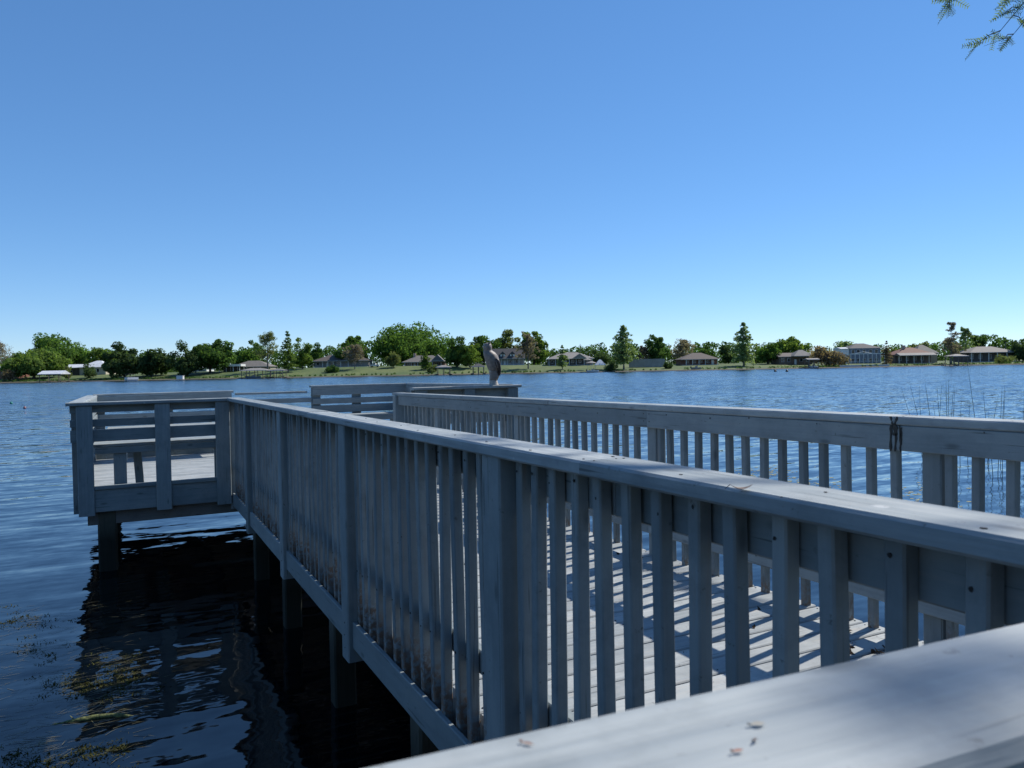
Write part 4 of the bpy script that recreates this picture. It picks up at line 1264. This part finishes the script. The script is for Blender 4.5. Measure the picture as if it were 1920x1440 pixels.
for i, (px, py, c, lab) in enumerate(((20, 757, (.02, .25, .2), "teal marker buoy on the water at far left"), (45, 766, (.3, .12, .13), "pink marker float right of the teal buoy"), (1454, 697, (.02, .02, .025), "left of two dark floats far out on the water"), (1476, 697, (.02, .02, .025), "right of two dark floats far out on the water"))):
    v = -(zpix(px, py, 1.0) - CAM_Z); d = CAM_Z / v
    X, Y = ground_xy(px, d); r = d * 2.6 / 1440
    t = thing("marker_buoy", lab, "buoy", (X, Y, 0))
    mb = MB(); rings_mesh(mb, [(0, 0, r * (.5 + q), r * math.sqrt(max(.01, 1 - q * q)), r * math.sqrt(max(.01, 1 - q * q))) for q in (-.99, -.7, -.3, .1, .5, .8, .99)], 10)
    mb.obj("float", plain("buoy%d" % i, c, .4, 0, .1), t, True)
    MB().tube([(0, 0, r * 1.4), (0, 0, r * 2.1)], r * .15, 6).obj("ring_post", SCREW, t)

# low growth along the far waterline
def bank_growth():
    rng = np.random.default_rng(31)
    C, Rr = [], []
    px = -250.0
    while px < 2200:
        px += 2.5 + rng.random() * 4
        dense = 1.0 if (px < 230 or 265 < px < 430 or 1440 < px) else .55
        if rng.random() > dense: continue
        d = shore_d(px) + 1.5 + rng.random() * 5
        x, y = ground_xy(px, d)
        C.append((x, y, terrain_z(px, d) + .3)); Rr.append(.35 + .6 * rng.random() * dense)
    V, Fc = leaf_cloud(C, Rr, 26, .24, rng)
    tag(np_mesh("bank_growth", V, Fc, LEAF['deep'], None), "low weedy growth along the far waterline", "plants", None, "stuff")
bank_growth()

# ------------------------------------------------------------------ overhanging cypress beside the landing
def near_cypress():
    rng = np.random.default_rng(12)
    base = Vector((11.2, -0.6, 0))
    t = thing("cypress_tree", "bald cypress whose feathery twigs hang into the top right corner", "tree", base)
    tr = MB()
    tr.tube([(0, 0, -1.0), (0, 0, .4), (-.05, .05, 1.6), (-.1, .1, 5), (-.1, .2, 10), (0, .1, 15)], [.62, .42, .26, .21, .15, .04], 12)
    LV = []
    FAT = [1.0]
    def spray(p, dirv, ln, n):
        """a cypress branchlet: a thin twig with flat rows of needles"""
        dirv = dirv.normalized()
        side = dirv.cross(Vector((0, 0, 1)))
        if side.length < .01: side = Vector((1, 0, 0))
        side.normalize(); up = side.cross(dirv)
        tl = rng.random() * 6.28
        sd = side * math.cos(tl) + up * math.sin(tl)
        tr.tube([p, p + dirv * ln], [.003, .0012], 3, False)
        for k in range(n):
            q = p + dirv * ln * (k + .5) / n
            nl = ln * .26 * (1 - .5 * k / n) * (.8 + .4 * rng.random())
            for s in (-1, 1):
                e = q + (sd * s + dirv * .55).normalized() * nl
                wv = dirv * (ln / n * .32 * FAT[0])
                LV.extend([q - wv * .3, q + wv * .7, e + wv * .4, e - wv * .2])
    def branch(p0, p1, r, subs, sl, n):
        p0, p1 = Vector(p0) - base, Vector(p1) - base
        mid = p0.lerp(p1, .5) + Vector((0, 0, .25))
        pts = [p0, p0.lerp(mid, .6), mid, mid.lerp(p1, .55), p1]
        tr.tube(pts, [r, r * .75, r * .55, r * .35, r * .1], 5)
        L_ = (p1 - p0).length
        for k in range(subs):
            f = .25 + .75 * (k + rng.random() * .6) / subs
            f = min(f, 1.0)
            c = pts[0].lerp(pts[2], f * 2) if f < .5 else pts[2].lerp(pts[4], f * 2 - 1)
            dv = ((p1 - p0).normalized() * .7 + Vector((rng.normal() * .6, rng.normal() * .6, rng.normal() * .35 - .12))).normalized()
            l2 = sl * (.5 + .7 * rng.random())
            e = c + dv * l2
            tr.tube([c, c.lerp(e, .5) + Vector((0, 0, .03)), e], [.008, .005, .002], 4, False)
            for j in range(n):
                g = .2 + .8 * j / n
                q = c.lerp(e, g)
                d2 = (dv + Vector((rng.normal() * .7, rng.normal() * .7, rng.normal() * .5 - .1)))
                spray(q, d2, .13 + .1 * rng.random(), 8)
    T = lambda z: (11.1, -.5, z)
    FAT[0] = 2.6  # needles widened so the crown out of view casts denser dapple
    for (z0, e, r, sb) in ((7.0, (6.0, 3.4, 8.2), .08, 16), (7.8, (6.8, 3.2, 8.8), .07, 14), (6.6, (4.8, .2, 7.2), .08, 14), (8.5, (7.4, .4, 9.6), .06, 10),
                           (9.2, (6.2, 2.4, 9.9), .06, 12), (7.4, (8.4, 3.0, 7.9), .05, 9), (10, (8.2, -2.4, 10.6), .05, 9), (8, (13.5, 1.6, 9), .06, 9), (9, (12.6, -3, 10), .05, 9), (11, (11, 2, 12.4), .05, 9), (12.5, (10, -1, 13.8), .04, 8), (6.0, (8.0, -1.6, 6.9), .06, 9)):
        branch(T(z0), e, r, sb, .95, 7)
    # leaf clusters added out of view to throw dapple; drooping corner tips follow
    for c, n in (((7.12, 1.66, 8.15), 7), ((7.35, 1.45, 8.35), 5), ((9.4, 3.1, 8.5), 8), ((9.0, 2.4, 8.3), 7), ((9.9, 2.7, 8.9), 6), ((8.6, 3.4, 8.6), 6), ((7.2, 3.9, 8.6), 5), ((10.2, 1.9, 9.2), 7)):
        c = Vector(c)
        branch((11.1, -.4, c.z - .5), c + Vector((-.25, .15, .1)), .03, n * 2 + 4, .55, n + 4)
    FAT[0] = 1.25
    def tip(px, py, d):
        x, y = ground_xy(px, d)
        return (x, y, zpix(px, py, d))
    for (px, py, dd, sb, sl) in ((1862, 84, 8.0, 6, .28), (1880, 62, 8.1, 4, .2), (1878, 100, 7.9, 5, .24), (1772, 18, 8.2, 6, .24), (1790, 10, 8.2, 4, .2), (1902, 8, 8.0, 4, .2)):
        e = Vector(tip(px, py, dd))
        branch(e + Vector((1.1, -1.0, 1.25)) * .9, e, .014, sb, sl, 6)
    branch((9.9, 1.5, 7.6), (9.2, 3.9, 6.4), .03, 8, .5, 5)
    tr.obj("trunk", BARK, t, True)
    V = np.array([tuple(v) for v in LV])
    np_mesh("crown", V, np.arange(len(V)).reshape(-1, 4), leaf_mat("cypress_needles", (0.17, 0.23, 0.10), .3, .5, 2.0), t)
near_cypress()

# unseen trees added behind the landing to block sky and deepen the shade
def sky_block_tree(label, x, y, h, wd, seed):
    rng = np.random.default_rng(seed)
    t = thing("oak_tree", label, "tree", (x, y, .5))
    C, Rr = [], []
    for i in range(46):
        dv = rng.normal(size=3); dv /= np.linalg.norm(dv); u = rng.random() ** .4
        C.append((dv[0] * u * wd * .42, dv[1] * u * wd * .42, h * .55 + dv[2] * u * h * .38)); Rr.append(wd * .15 * (.7 + .6 * rng.random()))
    V, Fc = leaf_cloud(C, Rr, 130, .34, rng)
    np_mesh("crown", V, Fc, LEAF['deep'], t)
    tr = MB(); tr.tube([(0, 0, -.8), (.1, 0, h * .3), (0, .2, h * .7)], [.45, .34, .12], 10)
    for c in C[:7]:
        tr.tube([(.08, 0, h * .25), (c[0] * .5, c[1] * .5, (h * .25 + c[2]) / 2 + .3), c], [.2, .13, .03], 6)
    tr.obj("trunk", BARK, t, True)
for i, (x, y, h, wd) in enumerate(((-15, -13, 7, 9), (-5, -15, 7.5, 9), (6, -14, 8, 10), (-25, -10, 7, 9), (14, -14, 8, 9))):
    sky_block_tree(["oak on the bank behind the landing, leftmost but one", "oak on the bank straight behind the landing", "oak on the bank behind the walkway's foot", "leftmost oak on the bank behind the landing", "oak on the bank behind the overhanging cypress"][i], x, y, h, wd, 300 + i)

# ------------------------------------------------------------------ reeds right of the walkway
REED = plain("reed_green", (0.05, 0.062, 0.04), .6, 0, .4, 3)
def reeds(label, stems):
    pts = []
    d = 15.0
    cx = sum(s[0] for s in stems) / len(stems)
    X, Y = ground_xy(cx, d)
    t = thing("reed_clump", label, "reeds", (X, Y, 0))
    for (xb, xt, yt) in stems:
        dd = d + random.uniform(-1.2, 1.6)
        bx, by = ground_xy(xb, dd); tx, ty = ground_xy(xt, dd)
        z1 = zpix(xt, yt, dd)
        b0 = Vector((bx - X, by - Y, -.4)); e = Vector((tx - X, ty - Y, z1))
        mid = b0.lerp(e, .55) + Vector((random.uniform(-.03, .03), random.uniform(-.03, .03), .04))
        MB().tube([b0, b0.lerp(mid, .6), mid, mid.lerp(e, .6), e], [.0058, .0056, .005, .0034, .001], 5).obj("reed_stem", REED, t)
reeds("thin dark reeds standing in the water left of the tallest reed", [(1740, 1689, 724), (1748, 1705, 714), (1732, 1724, 722), (1757, 1734, 711), (1752, 1766, 720), (1768, 1757, 722), (1772, 1748, 748), (1776, 1774, 712), (1780, 1779, 710), (1783, 1788, 722), (1786, 1790, 724), (1800, 1803, 745), (1812, 1818, 755)])
reeds("reeds with the tallest stem at the right edge of the picture", [(1852, 1815, 685), (1856, 1843, 727), (1846, 1872, 739), (1868, 1879, 724), (1872, 1885, 727), (1880, 1884, 722), (1902, 1922, 740), (1912, 1922, 765), (1864, 1853, 770), (1920, 1928, 720), (1930, 1924, 715)])

# ------------------------------------------------------------------ weeds and drifting bits
def on_water(px, py):
    d = -CAM_Z / (zpix(px, py, 1.0) - CAM_Z)
    X, Y = ground_xy(px, d)
    return X, Y, d
def weeds():
    rng = np.random.default_rng(8)
    mb = MB()
    for i in range(760):
        if rng.random() < .5:
            px, py = -40 + rng.random() * 300, 1130 + rng.random() * 310
        else:
            cx, cy = [(200, 1245), (190, 1300), (160, 1330), (60, 1165), (40, 1225), (110, 1285), (60, 1400), (225, 1265)][rng.integers(8)]
            px, py = cx + rng.normal() * 26, cy + rng.normal() * 9
        if px < -60: continue
        x, y, d = on_water(px, py)
        a = -PSI + .55 + rng.normal() * .45
        l2 = .02 + .08 * rng.random() ** 2
        wv = .0008 + .0014 * rng.random()
        dx, dy = math.cos(a) * l2, math.sin(a) * l2
        nx, ny = -math.sin(a) * wv, math.cos(a) * wv
        z = .0015 + .003 * rng.random()
        bend = rng.normal() * .2 * l2
        m = (x + ny * 0 - math.sin(a) * bend, y + math.cos(a) * bend)
        mb.add([(x - dx - nx, y - dy - ny, z), (x - dx + nx, y - dy + ny, z), (m[0] - nx, m[1] - ny, z + .002), (m[0] + nx, m[1] + ny, z + .002), (x + dx, y + dy, z)], [(0, 2, 3, 1), (2, 4, 3)])
    o = mb.obj("floating_grass", plain("wet_grass", (0.095, 0.085, 0.04), .5, 0, .6, 6))
    tag(o, "bits of tan and olive grass drifting on the dark water at lower left", "weeds", None, "stuff")
    # olive weed beds just under the surface
    C, Rr = [], []
    for i in range(150):
        cx, cy = [(195, 1250), (175, 1300), (215, 1285), (40, 1170), (55, 1220), (120, 1290), (160, 1425), (40, 1440)][rng.integers(8)]
        x, y, d = on_water(cx + rng.normal() * 36, cy + rng.normal() * 15)
        C.append((x, y, -.006)); Rr.append(.05 + .05 * rng.random())
    V, Fc = leaf_cloud(C, Rr, 60, .0062, rng, flat=.9, squash=.1, elong=3.6)
    tag(np_mesh("water_weed", V, Fc, leaf_mat("weed_olive", (0.062, 0.064, 0.024), .5, .2, 8), None), "dark olive water weed tangled near the surface at lower left", "weeds", None, "stuff")
    # yellowish scum on the right
    mb = MB()
    for i in range(420):
        cx, cy, sx, sy = [(1445, 885, 30, 5), (1500, 905, 40, 8), (1530, 920, 30, 8), (1740, 935, 40, 14), (1400, 895, 20, 6)][rng.integers(5)]
        x, y, d = on_water(cx + rng.normal() * sx, cy + rng.normal() * sy)
        r = .01 + .03 * rng.random()
        mb.add([(x + r * (1 + .4 * rng.random()) * math.cos(k * 1.047 + .3), y + r * math.sin(k * 1.047 + .3), .003) for k in range(6)], [(0, 1, 2, 3, 4, 5)])
    tag(mb.obj("floating_algae", plain("algae_yellow", (0.22, 0.22, 0.10), .7, 0, .3, 5)), "pale yellowish algae flecks on the water behind the right railing", "algae", None, "stuff")
weeds()
def mossy_stick():
    x0, y0, d0 = on_water(72, 1366); x1, y1, d1 = on_water(170, 1350); x2, y2, d2 = on_water(238, 1347)
    t = thing("mossy_stick", "yellow-green algae-covered stick floating at lower left", "stick", (x1, y1, 0))
    P = [Vector((x0 - x1, y0 - y1, .0)), Vector(((x0 - x1) * .5, (y0 - y1) * .5, .004)), Vector((0, 0, .006)), Vector(((x2 - x1) * .6, (y2 - y1) * .6, .003)), Vector((x2 - x1, y2 - y1, -.004))]
    Q = []; R_ = []
    for k in range(17):
        f = k / 16 * 4; i = min(3, int(f)); q = P[i].lerp(P[i + 1], f - i)
        Q.append(q + Vector((random.uniform(-.004, .004), random.uniform(-.004, .004), random.uniform(-.007, .001))))
        R_.append([.005, .014, .018, .015, .006][i] * (1 - (f - i)) + [.005, .014, .018, .015, .006][i + 1] * (f - i) + random.uniform(-.003, .004))
    MB().tube(Q, R_, 9).obj("stem", plain("algae_stick", (0.10, 0.112, 0.035), .8, 0, .8, 60, .006), t, True)
    MB().tube([P[1], P[1] + Vector((-.03, .06, .012))], [.006, .002], 6).obj("twig", plain("algae_twig", (.17, .16, .06), .8, 0, .4, 20), t, True)
mossy_stick()

# ------------------------------------------------------------------ leaves and litter on the dock
def leaf_thing(label, pos, ln, wd, rz, col, curl=.2, cat="leaf", name="fallen_leaf"):
    m = plain("leaf_%s" % label[:18].replace(' ', '_'), col, .7, 0, .35, 40)
    t = thing(name, label, cat, pos, rz)
    vs, fs = [], []
    n = 6
    for k in range(n + 1):
        f = k / n; hw = wd / 2 * math.sin(math.pi * min(.97, max(.05, f)) ** .9)
        z = curl * ln * (f - .5) ** 2 + .001
        vs += [((f - .5) * ln, -hw, z + hw * .25), ((f - .5) * ln, 0, z), ((f - .5) * ln, hw, z + hw * .25)]
    for k in range(n):
        a = 3 * k
        fs += [(a, a + 3, a + 4, a + 1), (a + 1, a + 4, a + 5, a + 2)]
    MB().add(vs, fs).obj("blade", m, t, True)
    MB().tube([(-ln * .5, 0, curl * ln * .25 + .001), (-ln * .72, ln * .05, .002)], [.0009, .0006], 5).obj("stalk", m, t)
    return t
def cap_pt(px, py, h=.228):
    d = -h / (zpix(px, py, 1.0) - CAM_Z)
    X, Y = ground_xy(px, d)
    return X, Y
for (px, py, ln, wd_, rz, col, lab) in ((1376, 1413, .007, .003, .3, (.30, .10, .05), "small orange leaf scrap on the nearest rail cap"),
                                        (978, 1398, .008, .0026, -.4, (.24, .11, .07), "small brown leaf scrap at the left of the nearest rail cap"),
                                        (1408, 1392, .005, .0025, .9, (.12, .09, .08), "tiny dark leaf scrap beside the pale stain on the nearest rail cap"),
                                        (1414, 1362, .010, .005, .2, (.36, .335, .28), "pale tan leaf scrap in the middle of the nearest rail cap")):
    X, Y = cap_pt(px, py)
    leaf_thing(lab, (X, Y, CAPZ - SLOPE * Y + .0006), ln, wd_, rz - PSI, col, .03)
X, Y = cap_pt(1388, 914)
leaf_thing("curled dead leaf lying on the left railing's cap", (X, Y, CAPZ - SLOPE * Y + .001), .042, .020, -.5, (.2, .14, .11), .9)
leaf_thing("dark twig scrap on the left railing's cap right of the curled leaf", (*cap_pt(1470, 925), CAPZ - .008), .02, .005, .2, (.03, .025, .02), .3)
def litter():
    rng = np.random.default_rng(4)
    C, Rr = [], []
    for i in range(46):
        x = 3.02 - abs(rng.normal()) * .13; y = 1.9 + rng.normal() * .28
        C.append((x, y, D(x, y, DECK).z + .008)); Rr.append(.03 + .03 * rng.random())
    for i in range(26):
        x = 1.2 + rng.random() * 1.9; y = .9 + rng.random() * 5
        C.append((x, y, D(x, y, DECK).z + .004)); Rr.append(.02)
    V, Fc = leaf_cloud(C[:46], Rr[:46], 14, .012, rng, flat=.9, squash=.22, elong=1.6)
    V2, F2 = leaf_cloud(C[46:], Rr[46:], 3, .008, rng, flat=.95, squash=.1, elong=1.6)
    V = np.concatenate([V, V2]); Fc = np.arange(len(V)).reshape(-1, 4)
    tag(np_mesh("leaf_litter", V, Fc, leaf_mat("litter", (0.045, 0.033, 0.026), .5, .1, 30), None), "dark dead leaves and twigs gathered by the right railing's foot", "leaf litter", None, "stuff")
litter()
